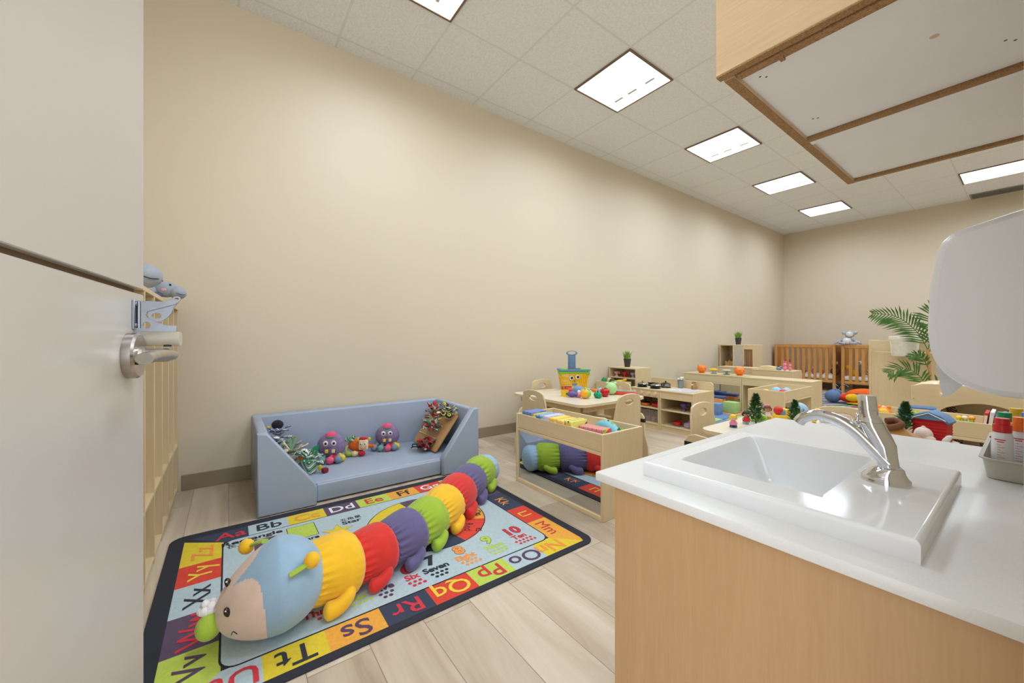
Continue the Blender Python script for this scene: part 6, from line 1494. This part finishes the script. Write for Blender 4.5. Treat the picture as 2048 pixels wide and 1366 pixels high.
crib('honey wood crib in the room corner with the longer slatted side', -3.14, -2.165, 8.93, 9.55)
crib('honey wood crib right of the corner crib, grey monkey toy on its rail', -2.085, -1.15, 8.93, 9.55)
MZ_ = 0.3005
for x, c, c2, lb, s_ in ((-2.95, 'pink', 'pink', 'pink plush seen through the left slats of the corner crib', 1.5), (-2.68, 'red', 'white', 'red and white plush in the middle of the corner crib', 0.8), (-2.52, 'pink', 'white', 'pink and white plush right of the red one in the corner crib', 0.75),
                  (-2.40, 'pink', 'white', 'small pink and white plush near the middle right of the corner crib', 0.65), (-2.20, 'brown', 'cream', 'brown plush at the right end of the corner crib', 1.4)):
    simple('crib_plush', lb, 'soft toy', (x, 9.05, MZ_), [('body', PLM[c], [(0, 0, 0.05*s_, 0.05*s_, 0.04, 0.05*s_)]), ('head', PLM[c], [(0, 0, 0.12*s_, 0.035*s_, 0.032, 0.035*s_)]), ('ear', PLM[c2 if c2 in PLM else 'white'], [(-0.02*s_, 0, 0.16*s_, 0.012*s_, 0.01, 0.022*s_)]), ('ear', PLM[c2 if c2 in PLM else 'white'], [(0.02*s_, 0, 0.16*s_, 0.012*s_, 0.01, 0.022*s_)])], group='plush toys in the corner crib')
ZB = stripes('zebra_stripe', [(236, 234, 230), (40, 38, 40), (228, 226, 222), (60, 58, 60)], 9)
simple('giraffe_plush', 'yellow and orange plush at the left of the second crib', 'soft toy', (-1.98, 9.05, MZ_), [('body', mat('plush_marigold', (240, 180, 30), rough=0.9), [(0.05, 0, 0.06, 0.07, 0.04, 0.055)]), ('head', MC['plush_marigold'], [(-0.03, 0, 0.15, 0.045, 0.035, 0.045)]), ('foot', PLM['orange'], [(0.10, 0, 0.02, 0.03, 0.03, 0.02)])])
simple('panda_plush', 'white and grey plush head above the yellow one in the second crib', 'soft toy', (-1.855, 9.12, MZ_), [('body', PLM['grey'], [(0, 0, 0.10, 0.045, 0.04, 0.10)]), ('head', PLM['white'], [(0, 0, 0.235, 0.042, 0.036, 0.042)]), ('eye', PLM['black'], [(-0.012, -0.034, 0.240, 0.008, 0.006, 0.010)])])
simple('zebra_plush', 'black and white striped zebra plush in the second crib', 'soft toy', (-1.72, 9.05, MZ_), [('body', ZB, [(0, 0, 0.08, 0.045, 0.04, 0.08)]), ('head', ZB, [(0, 0, 0.18, 0.042, 0.036, 0.04)]), ('ear', ZB, [(0.02, 0, 0.22, 0.01, 0.01, 0.02)])])
simple('cow_spot_plush', 'white plush with a dark patch at the right of the second crib', 'soft toy', (-1.57, 9.05, MZ_), [('body', PLM['white'], [(0, 0, 0.12, 0.045, 0.04, 0.075)]), ('spot', PLM['black'], [(-0.015, -0.034, 0.12, 0.016, 0.01, 0.03)]), ('foot', PLM['orange'], [(0, 0, 0.03, 0.035, 0.03, 0.025)])])
# monkey on the rail
t = thing('monkey_plush', 'grey and white plush monkey sitting on the second crib rail', 'soft toy', (-2.0, 8.955, 0.866), 0.25)
GF = mat('plush_fluffy_grey', (172, 174, 180), rough=0.95, var=0.3, scale=30, bump=0.5, bscale=120)
b = MB(); b.sph(0, 0, 0.070, 0.085, 0.055, 0.075, n=22, m=14); b.build('body', GF, t, ang=80)
b = MB(); b.sph(-0.01, -0.035, 0.070, 0.060, 0.030, 0.055); b.build('belly', PLM['white'], t, ang=80)
b = MB(); b.sph(0.03, -0.01, 0.190, 0.070, 0.055, 0.062, n=22, m=14); h = b.build('head', GF, t, ang=80)
b = MB(); b.sph(0.025, -0.046, 0.185, 0.050, 0.024, 0.044); b.build('muzzle', PLM['white'], h, ang=80)
for sd in (-1, 1):
    b = MB(); b.sph(0.03+sd*0.078, -0.005, 0.215, 0.030, 0.018, 0.034, (0, sd*0.4, 0)); b.build('ear', GF, h)
    b = MB(); b.sph(0.025+sd*0.020, -0.066, 0.198, 0.006, 0.004, 0.006); b.build('eye', PLM['black'], h)
    b = MB(); b.tube([(sd*0.06, -0.01, 0.10), (sd*0.13, -0.02, 0.05), (sd*0.19, -0.02, 0.018)], [0.028, 0.024, 0.018], 10); b.build('arm', GF, t)
    b = MB(); b.tube([(sd*0.04, -0.03, 0.03), (sd*0.09, -0.04, 0.030), (sd*0.12, -0.03, 0.035)], [0.028, 0.026, 0.03], 10); b.build('leg', GF, t)

# ---------------------------------------------------------------- striped rug and ladybird toy before the cribs
RG = stripes('rug_stripe', [(96, 118, 160), (186, 66, 70), (176, 168, 160), (98, 128, 172), (200, 190, 176), (64, 130, 96)], 1.1, 0.5)
o = MB().plate([ell(-2.05, 7.75, 0.80, 0.85, 48)], 0.010, Tm(0, 0, 0.005), 0.002).build('striped_rug', RG); tag(o, 'round blue and red striped rug on the floor before the cribs', 'rug')
t = thing('bug_cushion', 'big plush bug cushion, blue head, red and orange wings', 'soft toy', (-1.55, 7.42, 0.0105), 0.25)
b = MB(); b.sph(-0.27, 0, 0.095, 0.10, 0.10, 0.092, n=24, m=16); h = b.build('head', mat('felt_denim', (96, 124, 162), rough=0.9, var=0.05), t, ang=80)
b = MB(); b.sph(-0.24, 0.08, 0.15, 0.075, 0.04, 0.05); b.build('ear', MC['felt_denim'], h, ang=80)
for sd in (-1, 1): b = MB(); b.tube(spline([(-0.22, 0.06+sd*0.03, 0.16), (-0.20+sd*0.05, 0.07, 0.27), (-0.15+sd*0.06, 0.07, 0.24)], 5), 0.005, 6); b.build('feeler', PLM['grey'], h)
b = MB(); b.sph(0.06, 0, 0.085, 0.28, 0.17, 0.080, n=28, m=16); b.build('body', mat('felt_signalred', (214, 44, 22), rough=0.85, var=0.04), t, ang=80)
b = MB(); b.sph(0.10, 0.05, 0.135, 0.22, 0.13, 0.095, n=28, m=16); b.build('wing', mat('felt_deeporange', (232, 100, 10), rough=0.85, var=0.04), t, ang=80)
b = MB(); b.sph(-0.05, -0.135, 0.105, 0.085, 0.045, 0.055, n=20, m=12); b.build('yellow_spot', mat('felt_gold', (244, 196, 24), rough=0.85), t, ang=80)
b = MB(); b.box(0.04, -0.185, 0.085, 0.22, -0.150, 0.120, 0.01, 2); b.build('yellow_band', MC['felt_gold'], t)
b = MB(); b.sph(0.08, -0.12, 0.022, 0.20, 0.07, 0.022); b.build('yellow_base', MC['felt_gold'], t, ang=80)
for x in (0.0, 0.16): b = MB(); b.sph(x, -0.09, 0.165, 0.022, 0.016, 0.012); b.build('button', PLM['purple'], t)
